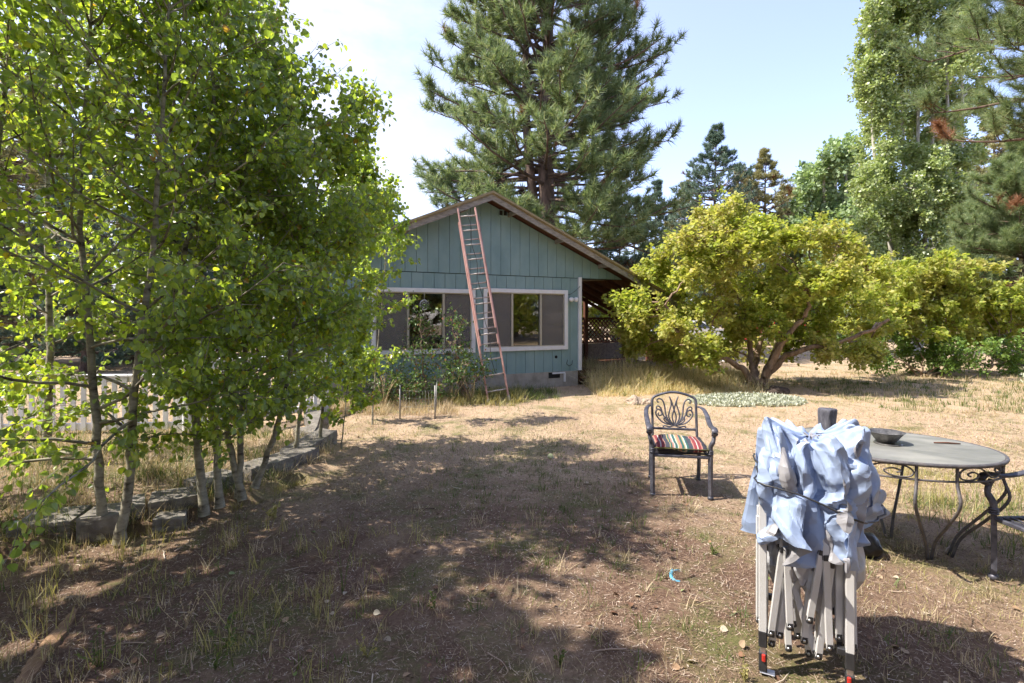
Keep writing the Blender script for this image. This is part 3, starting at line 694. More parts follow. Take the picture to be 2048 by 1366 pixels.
    for (cx, cy, w, zt, zb, a0) in ((-.05, -.125, .10, .64, .36, 0), (.07, -.115, .11, .64, .27, .4), (-.12, -.06, .09, .62, .36, 1.2), (.185, .02, .13, .62, .33, 1.5), (.02, .06, .12, .62, .34, 2.0), (-.01, -.17, .055, .62, .42, .1)):
        n = 26; m = 22; V = []; F2 = []
        for i in range(n):
            v = i / (n - 1); wz = w * (.75 + .5 * math.sin(v * 3.1)) * (1 - .75 * max(0, v - .6) / .4)
            for j in range(m):
                u = 2 * math.pi * j / m; r = wz * (.55 + .10 * math.sin(3 * u + 2 * v + a0) + .20 * abs(math.sin(4 * u + 1.2 * v + a0 * 2)) + .05 * abs(math.sin(7 * v + 3 * u)))
                px_ = r * math.cos(u); py_ = r * .5 * math.sin(u)
                V.append((cx + px_ * math.cos(a0) - py_ * math.sin(a0), cy + .015 + px_ * math.sin(a0) + py_ * math.cos(a0), zt + (zb - zt) * v))
        for i in range(n - 1):
            for j in range(m): F2.append((i * m + j, i * m + (j + 1) % m, (i + 1) * m + (j + 1) % m, (i + 1) * m + j))
        F2.append(tuple((n - 1) * m + j for j in range(m)))
        MB().add(V, F2, 0, True).build('lining', lining, t)
    # cord
    G = np.asarray(x); pts = []
    for k in range(48):
        a = 2 * math.pi * k / 48; ca, sa = math.cos(a), math.sin(a); z = .82 - .30 * .25 * ca + .02 * math.sin(3 * a) + .012 * math.sin(2 * a + 1)
        ang = np.arctan2(G[:, 1], G[:, 0]); da = np.abs((ang - a + np.pi) % (2 * np.pi) - np.pi)
        q = (np.abs(G[:, 2] - z) < .02) & (da < .12); r = np.hypot(G[q, 0], G[q, 1])
        pts.append([ca, sa, z, (np.percentile(r, 88) if len(r) else .24) + .004])
    rr = [p[3] for p in pts]; rr = [max(rr[i], (rr[i - 1] + rr[(i + 1) % 48]) / 2, (rr[i - 2] + rr[(i + 2) % 48]) / 2 - .004) for i in range(48)]
    MB().tube([(p[0] * r + .03, p[1] * r + .012, p[2]) for p, r in zip(pts, rr)], .0042, 6, closed=True).build('tie_cord', black, t)
build_canopy()
# ---------------------------------------------------------------- cast metal chairs
castm = mat('cast_bronze_grey_metal', [(.035, .036, .048), (.075, .075, .095), (.13, .13, .155)], rough=.48, scale=16, bump=.25, bscale=90, dist=.002, metal=.35, spec=.5)
def stripemat():
    m, nt, N, L = _nt('striped_cushion'); out = N('ShaderNodeOutputMaterial'); b = N('ShaderNodeBsdfPrincipled'); b.inputs['Roughness'].default_value = .85
    tc = N('ShaderNodeTexCoord'); sx = N('ShaderNodeSeparateXYZ'); L(tc.outputs['Object'], sx.inputs[0])
    a = N('ShaderNodeMath'); a.operation = 'MULTIPLY_ADD'; a.inputs[1].default_value = 2.05; a.inputs[2].default_value = .5; L(sx.outputs[0], a.inputs[0])
    r = N('ShaderNodeValToRGB'); cr = r.color_ramp; cr.interpolation = 'CONSTANT'
    dk, rd, wt, pk, gn, ye, gy = (.035, .035, .05), (.24, .035, .045), (.55, .5, .45), (.42, .20, .15), (.02, .11, .10), (.36, .30, .13), (.05, .055, .075)
    st = [(0, dk), (.05, pk), (.075, rd), (.13, wt), (.15, rd), (.20, pk), (.22, gy), (.30, ye), (.32, gn), (.345, pk), (.375, wt), (.395, gn), (.44, wt), (.455, ye), (.48, pk), (.515, gn), (.555, ye), (.575, wt), (.60, gn), (.63, gy), (.71, pk), (.73, rd), (.78, wt), (.80, rd), (.85, pk), (.875, dk)]
    while len(cr.elements) < len(st): cr.elements.new(.5)
    for e, (p, c) in zip(cr.elements, st): e.position = p; e.color = (*[q * .72 for q in c], 1)
    L(a.outputs[0], r.inputs[0]); no = N('ShaderNodeTexNoise'); no.inputs['Scale'].default_value = 240; bp = N('ShaderNodeBump'); bp.inputs['Strength'].default_value = .3; bp.inputs['Distance'].default_value = .002
    L(tc.outputs['Object'], no.inputs['Vector']); L(no.outputs[0], bp.inputs['Height']); L(bp.outputs[0], b.inputs['Normal'])
    L(r.outputs[0], b.inputs['Base Color']); L(b.outputs[0], out.inputs[0]); return m
def bez(pts, n=8):
    """smooth curve through points (Catmull-Rom)"""
    q = [Vector(p) for p in pts]; q = [q[0] * 2 - q[1]] + q + [q[-1] * 2 - q[-2]]; r = []
    for i in range(1, len(q) - 2):
        for k in range(n):
            t = k / n; a, b, c, d = q[i - 1], q[i], q[i + 1], q[i + 2]
            r.append(.5 * ((2 * b) + (c - a) * t + (2 * a - 5 * b + 4 * c - d) * t * t + (3 * b - a - 3 * c + d) * t ** 3))
    r.append(q[-2]); return r
def chair(label, loc, rz, cushion=True, sc=1.0):
    t = thing('patio_chair', label, 'chair', loc, rz); t.scale = (sc, sc, sc)
    W2, D = .262, .50; SH = .405
    rake = lambda z: D / 2 + .02 + max(0, z - SH) * .22
    for s_ in (-1, 1):
        b = MB(); b.tube(bez([(s_ * W2, -D / 2, 0.012), (s_ * W2, -D / 2 + .004, .2), (s_ * W2, -D / 2, .42)], 5), .021, 4, flat=(1, 1.15), smooth=False, up=(1, 1, 0)); b.lathe([(.02, 0), (.028, .008), (.028, .022), (.021, .034)], (s_ * W2, -D / 2, 0), 12)
        for z in (.425, .44, .455): b.lathe([(.02, z - .008), (.028, z - .004), (.028, z + .004), (.02, z + .008)], (s_ * W2, -D / 2, 0), 12)
        b.tube(bez([(s_ * W2, -D / 2, .45), (s_ * (W2 + .002), -D / 2 - .005, .50), (s_ * (W2 + .022), -D / 2 - .018, .55), (s_ * (W2 + .03), -D / 2 + .0, .60), (s_ * (W2 + .03), -D / 2 + .02, .63)], 5), [.021] * 10 + [.018] * 11, 8); b.build('leg', castm, t)
        b = MB(); b.tube(bez([(s_ * (W2 - .02), D / 2 + .075, .012), (s_ * (W2 - .02), D / 2 + .035, .2), (s_ * (W2 - .022), D / 2 + .02, SH)], 5), .019, 4, smooth=False, up=(1, 1, 0)); b.lathe([(.02, 0), (.026, .008), (.02, .03)], (s_ * (W2 - .02), D / 2 + .075, 0), 12); b.build('leg', castm, t)
        b = MB(); pts = bez([(s_ * (W2 - .012), rake(.76), .765), (s_ * (W2 + .02), D / 2 + .02, .755), (s_ * (W2 + .035), D / 2 - .10, .715), (s_ * (W2 + .032), .02, .675), (s_ * (W2 + .03), -.12, .655), (s_ * (W2 + .03), -D / 2 - .0, .668), (s_ * (W2 + .03), -D / 2 - .045, .655), (s_ * (W2 + .03), -D / 2 - .05, .625), (s_ * (W2 + .03), -D / 2 - .025, .61)], 6)
        K = len(pts); b.tube(pts, [.016 + .008 * min(1, i / K * 1.4) for i in range(K)], 10, flat=(.62, 1.25), up=(0, 0, 1)); b.build('armrest', castm, t)
    # back frame
    b = MB(); pts = []
    for (x, z) in ((-.222, SH - .02), (-.222, .55), (-.222, .70), (-.222, .80), (-.212, .845), (-.175, .868), (-.13, .885), (-.06, .903), (0, .908), (.06, .903), (.13, .885), (.175, .868), (.212, .845), (.222, .80), (.222, .70), (.222, .55), (.222, SH - .02)): pts.append((x, rake(z), z))
    b.tube(bez(pts, 4), .017, 8, flat=(1.15, .8), up=(0, 1, 0)); b.beam((-.222, rake(.535), .535), (.222, rake(.535), .535), .022, .024, 0, (0, 0, 1), .005)
    bf = b.build('back_frame', castm, t)
    # open scrollwork of the back, mirrored
    b = MB(); S = []
    S.append([(0, .575), (-.03, .60), (-.055, .66), (-.045, .72), (-.028, .775), (-.03, .82), (-.045, .862)])
    S.append([(-.045, .862), (-.02, .80), (-.0, .73), (.02, .66), (.012, .61), (0, .58)])
    S.append([(0, .575), (-.055, .615), (-.085, .68), (-.095, .76), (-.115, .82), (-.15, .838), (-.172, .822), (-.165, .800), (-.15, .806)])
    S.append([(-.01, .580), (-.075, .62), (-.115, .68), (-.135, .74), (-.165, .762), (-.18, .748), (-.175, .728)])
    S.append([(0, .572), (-.06, .578), (-.12, .60), (-.17, .65), (-.187, .695), (-.165, .728), (-.135, .715), (-.125, .68), (-.148, .662), (-.163, .68), (-.155, .695)])
    S.append([(-.02, .574), (-.08, .600), (-.105, .63), (-.092, .652), (-.075, .642), (-.082, .63)])
    S.append([(0, .568), (-.05, .555), (-.09, .563), (-.11, .560), (-.112, .545)])
    for c in S:
        for s_ in (-1, 1):
            q = bez([(s_ * x, rake(z), z) for x, z in c], 5); K = len(q)
            b.tube(q, [.0085 * (1 - .35 * abs(i / K - .4)) for i in range(K)], 6, flat=(1, 1), up=(0, 1, 0))
    b.build('scrollwork', castm, bf)
    # seat: frame and cast grille
    b = MB(); fr = [(-W2 + .01, -D / 2), (W2 - .01, -D / 2), (W2 - .025, D / 2 + .01), (-W2 + .025, D / 2 + .01)]
    for i in range(4): b.beam((*fr[i], SH - .012), (*fr[(i + 1) % 4], SH - .012), .026, .026, 0, (0, 0, 1), .005)
    for k in range(9):
        y = -D / 2 + .045 + k * .052; b.beam((-.24, y, SH - .008), (.24, y + (.02 if k % 2 else -.02), SH - .008), .010, .008); b.beam((-.24, y, SH - .004), (.24, y - (.03 if k % 2 else -.03), SH - .004), .010, .008)
    b.build('seat', castm, t)
    if cushion:
        b = MB(); n = 30; m_ = 26; V = []; F = []; cw, cdp = .235, .235
        for sgn in (1, -1):
            for i in range(n + 1):
                for j in range(m_ + 1):
                    u = i / n * 2 - 1; v = j / m_ * 2 - 1
                    e = (1 - abs(u) ** 6) * (1 - abs(v) ** 6); e = max(0, e) ** .5
                    tu = 1 - .45 * math.exp(-((abs(u) - .38) ** 2 + (abs(v) - .38) ** 2) / .02) - .10 * abs(math.sin(u * 11))
                    z = SH + .034 + sgn * .034 * e * tu + .006 * math.sin(u * 4 + v * 3) - (.012 * (v < -.6) * (u - .0))
                    V.append((u * cw * (1 - .03 * v * v), v * cdp - .02, z))
            o = 0 if sgn == 1 else (n + 1) * (m_ + 1)
            for i in range(n):
                for j in range(m_):
                    q = [o + i * (m_ + 1) + j, o + (i + 1) * (m_ + 1) + j, o + (i + 1) * (m_ + 1) + j + 1, o + i * (m_ + 1) + j + 1]; F.append(q if sgn == 1 else q[::-1])
        b.add(V, F, 0, True); cs = thing('seat_cushion', 'striped red, green and cream cushion on the patio chair by the dirt patch', 'cushion', loc, rz)
        b.build('pad', stripemat(), cs)
        e = MB(); e.tube([(cw * (1 - .03) * x, cdp * y - .02, SH + .034) for x, y in ((-1, -1), (1, -1), (1, 1), (-1, 1))], .006, 6, closed=True); e.build('piping', mat('cushion_piping', [(.10, .10, .04), (.14, .13, .05)], bump=0), cs)
        for s_ in (-1, 1): e = MB(); e.tube(bez([(s_ * .22, .2, SH + .03), (s_ * .232, .25, SH), (s_ * .235, .26, SH - .08)]), .005, 5); e.build('tie', mat('cushion_tie', [(.10, .10, .04)], bump=0), cs)
    return t
f1 = P(1303, 993, z=0); f2 = P(1424, 1001, z=0)
c1 = (f1 + f2) / 2; a1 = math.atan2(f2.y - f1.y, f2.x - f1.x)
cc = Vector((c1.x - math.sin(a1) * .25, c1.y + math.cos(a1) * .25, .0))
chair('grey cast-metal patio chair with scroll back and striped cushion, facing us on the dirt', cc, a1, True, .94)
chair('grey cast-metal patio chair without cushion at the right edge, beside the oval table', (3.20, 2.90, 0), R(-86), False, .95)
# ---------------------------------------------------------------- oval table
def build_table():
    c = Vector((2.61, 3.57, 0)); rz = math.atan2(-.42, .90); t = thing('patio_table', 'oval patio table with a dusty grey glass top and scrolled wrought iron legs', 'table', c, rz)
    A, B = .62, .50; H_ = .72; iron = mat('wrought_iron', [(.05, .048, .055), (.10, .095, .10), (.15, .13, .12)], rough=.6, scale=18, bump=.3, metal=.2)
    top = mat('dusty_frosted_glass', [(.12, .125, .115), (.19, .19, .175), (.28, .275, .25)], rough=.42, scale=2.3, detail=9, stretch=(1, 2.4, 1), bump=.08, bscale=30, spec=.5)
    n = 72
    b = MB(); V = [(A * .985 * math.cos(6.2832 * k / n), B * .976 * math.sin(6.2832 * k / n), z) for z in (H_ - .006, H_ + .001) for k in range(n)]
    b.add(V, [tuple(range(n))[::-1], tuple(range(n, 2 * n))] + [(k, (k + 1) % n, n + (k + 1) % n, n + k) for k in range(n)]); b.build('tabletop', top, t)
    b = MB(); rim = [(A * math.cos(6.2832 * k / n), B * math.sin(6.2832 * k / n), H_ - .008) for k in range(n)]; b.tube(rim, .013, 6, closed=True, up=(0, 0, 1), flat=(1, .9)); b.build('rim', iron, t)
    b = MB(); b.tube([(A * .975 * math.cos(6.2832 * k / n), B * .965 * math.sin(6.2832 * k / n), H_ - .105) for k in range(n)], .007, 6, closed=True); b.build('apron_ring', iron, t)
    def ep(a, z, f=.975): return Vector((A * f * math.cos(a), B * f * math.sin(a), z))
    legs = [-2.05, -1.52, -.10, .35, 1.3, 1.9, 2.9, -2.8]
    # feet come together in pairs
    for i, (a, fo) in enumerate(((-1.48, (.20, -.12)), (-1.12, (.22, -.11)), (-.38, (.36, .0)), (-.02, (.35, .03)), (1.25, (.06, .16)), (1.75, (.03, .16)), (2.75, (-.30, .02)), (-2.8, (-.30, -.02)))):
        p0 = ep(a, H_ - .02); f = Vector((*fo, .0)); b = MB()
        q = bez([p0, p0 * 1.0 + Vector((0, 0, -.10)), p0.lerp(Vector((f.x, f.y, p0.z)), -.10) + Vector((0, 0, -.22)), p0.lerp(Vector((f.x, f.y, p0.z)), .30) + Vector((0, 0, -.38)), p0.lerp(Vector((f.x, f.y, p0.z)), .80) + Vector((0, 0, -.55)), f], 6)
        b.tube(q, .0115, 6, flat=(1, .8)); b.build('leg', iron, t)
    def scroll(a0, a1, sgn):
        """S scroll with leaf inside the apron between two legs"""
        pts = []
        for (u, v) in ((0.06, .30), (.02, .60), (.10, .88), (.24, .85), (.30, .58), (.22, .42), (.15, .55), (.20, .66)): pts.append((u, v))
        S2 = [(.20, .66), (.15, .52), (.24, .36), (.33, .60), (.24, .90), (.08, .88), (.03, .5), (.12, .12), (.34, .10), (.48, .42), (.58, .80), (.72, .86), (.84, .60), (.84, .25), (.76, .12), (.68, .28), (.72, .50), (.86, .52), (.95, .5)]
        q = [ep(a0 + (a1 - a0) * (u if sgn > 0 else 1 - u), H_ - .10 + .085 * (1 - v)) for u, v in S2]
        b = MB(); b.tube(bez(q, 4), .0055, 5); e = q[-1]; b.lathe([(0, -.014), (.012, 0), (0, .014)], e, 6); b.build('scroll', iron, t)
    for a0, a1, s_ in ((-1.12, -.42, 1), (-1.48, -2.3, 1), (.03, 1.1, 1), (1.8, 2.7, -1)): scroll(a0, a1, s_)
    return t, c, H_
tbl, tc_, TH_ = build_table()
# things on the table
bw = thing('metal_bowl', 'dark pressed-metal bowl on the oval table', 'bowl', P(1772, 884, z=.727))
mt = mat('tarnished_tin', [(.07, .07, .07), (.16, .155, .15), (.26, .25, .24)], rough=.45, metal=.7, scale=25, bump=.3)
b = MB(); pr = [(.055, 0)]
for k in range(9): pr.append((.058 + .045 * k / 9 + (.002 if k % 2 else 0), .004 + .062 * k / 9))
pr += [(.108, .068), (.112, .071), (.104, .070), (.062, .008), (.0001, .006)]
b.lathe(pr, n=36); b.build('basin', mt, bw)
pl = MB(); pl.lathe([(.0001, .0), (.078, 0), (.085, .003), (.07, .0045), (.0001, .004)], n=32); o = pl.build('saucer', mt); o.location = P(1776, 887, z=.7225); tag(o, 'thin dark metal saucer under the metal bowl', 'plate'); bw.location.z += .0035
o = MB().tube([P(1710, 868, z=.732), P(1728, 864, z=.735), P(1744, 861, z=.745)], [.010, .008, .006], 6, flat=(1, .5)).build('plastic_trowel', mat('lime_plastic', [(.22, .50, .08), (.26, .58, .10)], rough=.4, bump=0)); tag(o, 'lime green plastic stick lying behind the metal bowl on the table', 'stick')
o = MB().tube([P(1868, 885, z=.729), P(1895, 885.5, z=.729), P(1921, 887.5, z=.729)], [.005, .006, .004], 6).build('twig', brown); tag(o, 'thin dark twig lying on the tabletop beside the bowl', 'twig')
# weathered post standing behind the canopy
pm = mat('dark_grooved_bark_metal', [(.03, .03, .038), (.08, .08, .10), (.15, .15, .17)], rough=.7, scale=26, stretch=(1, 1, .35), bump=1.0, bscale=45, dist=.01)
b = MB(); pts = []; V = []; F = []; n = 24; pp = P(1655, 866, z=.725)
zz = [0, .04, .08, .12, .16, .178, .185, .185]
for i, z in enumerate(zz):
    for k in range(n):
        a = 6.2832 * k / n; r = .056 * (1 + .10 * math.sin(3 * a + z * 9) + .05 * math.sin(7 * a - z * 20) - .30 * math.exp(-((a - 5.0) / .22) ** 2)) * (1 if i < 5 else (.97, .88, .6)[i - 5]) * (1 + .10 * abs(z - .09) / .09)
        V.append((r * math.cos(a), r * math.sin(a), z))
for i in range(len(zz) - 1):
    for k in range(n): F.append((i * n + k, i * n + (k + 1) % n, (i + 1) * n + (k + 1) % n, (i + 1) * n + k))
F.append(tuple((len(zz) - 1) * n + k for k in range(n))); b.add(V, F, 0, True); o = b.build('carved_log', pm); o.location = pp
tag(o, 'short dark grey log-shaped post standing on the table behind the folded canopy', 'post')
# ---------------------------------------------------------------- small things in the yard
bagm = mat('black_plastic_bag', [(.003, .003, .004), (.008, .008, .010)], rough=.33, scale=9, bump=.7, bscale=14, dist=.012, spec=.3)
me = bpy.data.meshes.new('bag'); bm_ = __import__('bmesh').new(); __import__('bmesh').ops.create_icosphere(bm_, subdivisions=4, radius=1)
for v in bm_.verts:
    n_ = noise.fractal(v.co * 1.6, 1.0, 2.0, 4); v.co *= 1 + .16 * n_; v.co.x *= .105; v.co.y *= .10; v.co.z *= .085
    if v.co.z < -.06: v.co.z = -.06 + (v.co.z + .06) * .2
bm_.to_mesh(me); bm_.free(); me.polygons.foreach_set('use_smooth', [True] * len(me.polygons)); o = link('plastic_bag', me, bagm); o.location = P(1738, 1117, z=0) + Vector((0, .05, .068)); tag(o, 'glossy black plastic bag lying on the ground behind the folded canopy', 'bag')
tb = mat('yellow_felt', [(.42, .44, .20), (.55, .56, .30)], rough=.95, scale=60, bump=.6)
ball = thing('tennis_ball', 'faded yellow tennis ball on the dry grass', 'ball', P(1101, 919, z=0) + Vector((0, 0, .034)))
b = MB(); b.lathe([(.0335 * math.sin(math.pi * k / 14), -.0335 * math.cos(math.pi * k / 14)) for k in range(15)], n=22); b.build('felt', tb, ball)
b = MB(); b.tube([(.0337 * math.cos(a) * math.cos(.45 * math.sin(2 * a)), .0337 * math.sin(a) * math.cos(.45 * math.sin(2 * a)), .0337 * math.sin(.45 * math.sin(2 * a))) for a in [6.2832 * k / 40 for k in range(40)]], .0014, 5, closed=True); b.build('seam', white, ball)
rp = MB(); pts = bez([P(1345, 1141, z=.02), P(1342, 1148, z=.022), P(1344, 1157, z=.018), P(1352, 1163, z=.012), P(1360, 1165, z=.010)], 5); rp.tube(pts, [.011] * len(pts), 8)
for k in range(7): rp.tube([pts[0], pts[0] + Vector((.02 + .006 * k, .012 * math.sin(k * 2), -.004 + .006 * (k % 3)))], .0016, 4)
tag(rp.build('rope_toy', mat('blue_rope', [(.04, .22, .36), (.16, .42, .55)], rough=.9, scale=60, bump=.6)), 'frayed piece of light blue rope on the bare dirt', 'rope')
# splintered board
wm = mat('weathered_plank', [(.12, .065, .035), (.22, .13, .07), (.32, .22, .13)], rough=.85, scale=14, stretch=(14, .8, 14), bump=.8, bscale=9, dist=.006)
a = P(150, 1218, z=.02); c = P(18, 1395, z=.02); d = c - a; u = d.normalized(); s_ = Vector((-u.y, u.x, 0)); V = []; n = 22; F = []
for i in range(n):
    t_ = i / (n - 1); w = .031 * min(1, .25 + t_ * 3) * (1 + .12 * math.sin(t_ * 21)); o_ = .006 * math.sin(t_ * 9)
    for (q, z) in ((-1, 0), (-1, .022), (-.3, .027), (.4, .022), (1, .018), (1, 0)): V.append(d * t_ + s_ * (w * q + o_ + .004 * math.sin(t_ * 60 + q)) + Vector((0, 0, z)))
for i in range(n - 1):
    for k in range(5): F.append((i * 6 + k, i * 6 + k + 1, (i + 1) * 6 + k + 1, (i + 1) * 6 + k))
F += [tuple(range(6)), tuple((n - 1) * 6 + k for k in range(6))[::-1]]
o = MB().add(V, F).build('broken_board', wm); o.location = a - Vector((0, 0, .02)); tag(o, 'splintered brown board lying in the dry weeds at the near edge', 'board')
# ---------------------------------------------------------------- retaining blocks
stm = mat('rough_cast_stone', [(.075, .066, .058), (.15, .135, .118), (.24, .22, .19)], rough=.92, scale=9, detail=9, bump=.8, bscale=60, dist=.005)
def block(px0, px1, yb, h, depth, rz, label, lo=0.0, seed=0):
    h = h + .035
    p0 = P(px0, yb, z=lo); p1 = P(px1, yb - (px1 - px0) * math.tan(rz) * .42, z=lo); c = (p0 + p1) / 2; rz = math.atan2(p1.y - p0.y, p1.x - p0.x); w = (p1 - p0).length * .99
    me = bpy.data.meshes.new('stone'); B = __import__('bmesh'); bm = B.new(); B.ops.create_cube(bm, size=1); B.ops.subdivide_edges(bm, edges=bm.edges[:], cuts=7, use_grid_fill=True)
    for v in bm.verts:
        x, y, z = v.co; n_ = noise.fractal(Vector((x * 3 + seed, y * 3, z * 3)), 1, 2, 4)
        r = 1 - .10 * (abs(x) * 2) ** 8 - .0; taper = 1 - .12 * (y + .5)
        v.co = Vector((x * w * taper, y * depth, z * h))
        e = max(abs(x), abs(y), abs(z)) * 2; cn = sorted([abs(x), abs(y), abs(z)])[1] * 2
        if cn > .95: v.co *= .965
        if y < -.45: v.co.y += .009 * n_ - .004; v.co.z += .002 * n_
        else: v.co += Vector((x, y, z)) * .008 * n_
    bm.to_mesh(me); bm.free(); o = link('retaining_block', me, stm); o.location = (c.x - math.sin(rz) * depth / 2, c.y + math.cos(rz) * depth / 2, lo + h / 2 - .01); o.rotation_euler = (0, 0, rz)
    tag(o, label, 'stone block', 'stone blocks edging the planting bed'); return o
for i, a in enumerate(((8, 143, 1100, .13, .36, R(14), 'wide flat stone block at the near end of the bed edging'), (150, 238, 1088, .15, .30, R(16), 'stone block behind the forked aspen trunk at the near end'),
    (243, 291, 1062, .15, .30, R(24), 'small stone block just beyond the forked aspen trunk'), (294, 398, 1052, .15, .30, R(24), 'long stone block sitting on a second course, before the aspen clump'), (405, 490, 1010, .15, .30, R(40), 'stone block half hidden behind the aspen clump'),
    (500, 590, 978, .16, .28, R(38), 'stone block just past the aspen clump'), (562, 640, 958, .155, .28, R(44), 'stone block where the edging begins to curve'), (602, 676, 936, .15, .28, R(58), 'stone block in the middle of the curve'),
    (628, 684, 905, .15, .28, R(84), 'pale stone block at the tip of the curve by the sapling'))): block(*a, seed=i * 3.1)
block(303, 372, 1066, .07, .22, R(20), 'low broken stone slab at the foot of the long block', 0, 40)
block(585, 640, 878, .12, .24, R(150), 'sunlit stone block where the edging turns back', 0, 44)
# ---------------------------------------------------------------- yard objects further off
def rock(name, label, p, s, seed, mt_):
    B = __import__('bmesh'); bm = B.new(); B.ops.create_icosphere(bm, subdivisions=4, radius=1); me = bpy.data.meshes.new('rock')
    for v in bm.verts:
        n_ = noise.fractal(v.co * 1.3 + Vector((seed, 0, 0)), 1, 2, 5); v.co *= 1 + .28 * n_; v.co = Vector((v.co.x * s[0], v.co.y * s[1], v.co.z * s[2]))
    bm.to_mesh(me); bm.free(); o = link(name, me, mt_); o.location = p; tag(o, label, 'rock'); return o
rkm = mat('tan_rock', [(.22, .165, .12), (.36, .28, .21), (.46, .38, .30)], rough=.95, scale=8, bump=1, bscale=26, dist=.02)
rock('rock', 'lumpy tan rock at the edge of the tall dry grass', P(1268, 805, z=.02), (.17, .14, .12), 1, rkm)
rock('rock', 'smaller tan rock beside the lumpy one near the tall grass', P(1292, 806, z=.02), (.10, .10, .085), 5, rkm)
rock('rock', 'dark rock at the foot of the spreading maple', P(1555, 783, z=.05), (.22, .16, .12), 9, mat('dark_lava_rock', [(.03, .022, .018), (.08, .06, .05)], rough=.95, scale=12, bump=1, dist=.02))
bn = thing('wooden_bin', 'red-brown plank bin standing in the tall grass behind the maple branches', 'bin', P(1322, 738, z=0), R(12))
rw = mat('red_brown_plank', [(.16, .045, .028), (.25, .075, .045)], rough=.75, scale=9, stretch=(1, 1, .2), bump=.3)
for i, (x, y, w, d) in enumerate(((0, -.3, .72, .03), (0, .3, .72, .03), (-.36, 0, .03, .57), (.36, 0, .03, .57))):
    b = MB(); m_ = 5
    for k in range(m_):
        if w > d: b.box((x - w / 2 + (k + .5) * w / m_, y, .5), (w / m_ - .012, d, 1.0))
        else: b.box((x, y - d / 2 + (k + .5) * d / m_, .5), (w, d / m_ - .012, 1.0))
    b.build('side_panel', rw, bn)
b = MB(); b.box((0, 0, 1.02), (.80, .68, .03), None, 0, .005); b.build('lid', rw, bn)
bk = thing('bucket', 'white plastic bucket on the grass left of the maple trunk', 'bucket', P(1452, 743, z=0))
b = MB(); b.lathe([(.13, 0), (.15, .30), (.16, .30), (.16, .33), (.15, .33), (.13, .02), (.0001, .02)], n=24); b.build('pail', white, bk)
b = MB(); b.tube([(.155 * math.cos(a), 0.02, .30 + .12 * math.sin(a)) for a in [math.pi * k / 10 for k in range(11)]], .004, 5); b.build('handle', bl, bk)
def car(name, label, loc, rz, paint):
    t = thing(name, label, 'car', loc, rz, None); L_ = 4.4; body = []
    prof = [(-2.2, .35), (-2.2, .75), (-2.05, .88), (-1.2, .96), (-.65, 1.40), (.75, 1.44), (1.45, 1.0), (2.1, .92), (2.2, .7), (2.2, .35)]
    b = MB(); ws = [.80 if z < 1.1 else .62 for x, z in prof]; V = [(x, -w, z) for (x, z), w in zip(prof, ws)] + [(x, w, z) for (x, z), w in zip(prof, ws)]; n = len(prof)
    b.add(V, [tuple(range(n)), tuple(range(n, 2 * n))[::-1]] + [((i + 1) % n, i, n + i, n + (i + 1) % n) for i in range(n)]); b.build('body', paint, t)
    gl = mat('car_glass', [(.02, .025, .03), (.03, .035, .04)], rough=.08, bump=0)
    for s_ in (-1, 1):
        b = MB(); V = [(-1.02, s_ * .81, 1.0), (1.25, s_ * .81, 1.02), (.70, s_ * .645, 1.37), (-.60, s_ * .645, 1.34)]; b.add(V, [(0, 1, 2, 3) if s_ < 0 else (3, 2, 1, 0)]); b.build('side_window', gl, t)
        for x in (-1.35, 1.35):
            w = MB(); w.tube([(x, s_ * .68, .32), (x, s_ * .84, .32)], .32, 24); wo = w.build('wheel', bl, t); r = MB(); r.tube([(x, s_ * .845, .32), (x, s_ * .855, .32)], .19, 16); r.build('hub', alu, wo)
    for xa, za, xb, zb in ((-1.17, 1.0, -.69, 1.38), (.80, 1.42, 1.40, 1.04)):
        b = MB(); b.add([(xa, -.70, za + .012), (xa, .70, za + .012), (xb, .60, zb + .012), (xb, -.60, zb + .012)], [(0, 1, 2, 3)]); b.build('windscreen', gl, t)
    for s_ in (-1, 1):
        b = MB(); b.box((-2.205, s_ * .6, .68), (.03, .28, .12), None, 0, .01); b.build('headlight', white, t)
    return t
car('parked_car', 'red parked car glimpsed beyond the maple trunk', (15.6, 30, 0), R(8), mat('red_car_paint', [(.40, .015, .02), (.46, .02, .025)], rough=.3, bump=0, coat=.6))
car('parked_car', 'white parked car glimpsed between the porch and the maple', (10.2, 30, 0), R(-6), mat('white_car_paint', [(.6, .6, .6), (.66, .66, .66)], rough=.3, bump=0, coat=.6))
# wire fence beyond the maple and wire cage before the shrubs
wire = mat('galvanised_wire', [(.22, .21, .20), (.34, .33, .32)], rough=.6, metal=.3, bump=0)
def wirefence(name, label, pts, h, dx, zs, r, cat='fence'):
    t = thing(name, label, cat, pts[0]); o = Vector(pts[0]); g = np.random.default_rng(4); top = MB(); n = 0
    for i in range(len(pts) - 1):
        a, b_ = Vector(pts[i]) - o, Vector(pts[i + 1]) - o; L_ = (b_ - a).length; u = (b_ - a) / L_
        for z in zs: top.tube([a + Vector((0, 0, z + .01 * g.normal())), (a + b_) / 2 + Vector((0, 0, z - .015)), b_ + Vector((0, 0, z))], r, 3)
        for k in range(int(L_ / dx)): p = a + u * (k * dx); top.tube([p, p + Vector((.004 * g.normal(), 0, h))], r * .7, 3)
    top.build('wire_mesh', wire, t)
    for p in pts: MB().tube([Vector(p) - o, Vector(p) - o + Vector((0, 0, h + .08))], r * 5, 6).build('post', wire, t)
    return t
wirefence('wire_fence', 'sagging grey wire fence beyond the maple trunk', [(8.2, 19.5, 0), (10.4, 19.6, 0), (12.6, 19.2, 0), (14.5, 18.6, 0)], .75, .12, (.1, .28, .46, .62, .75), .006)
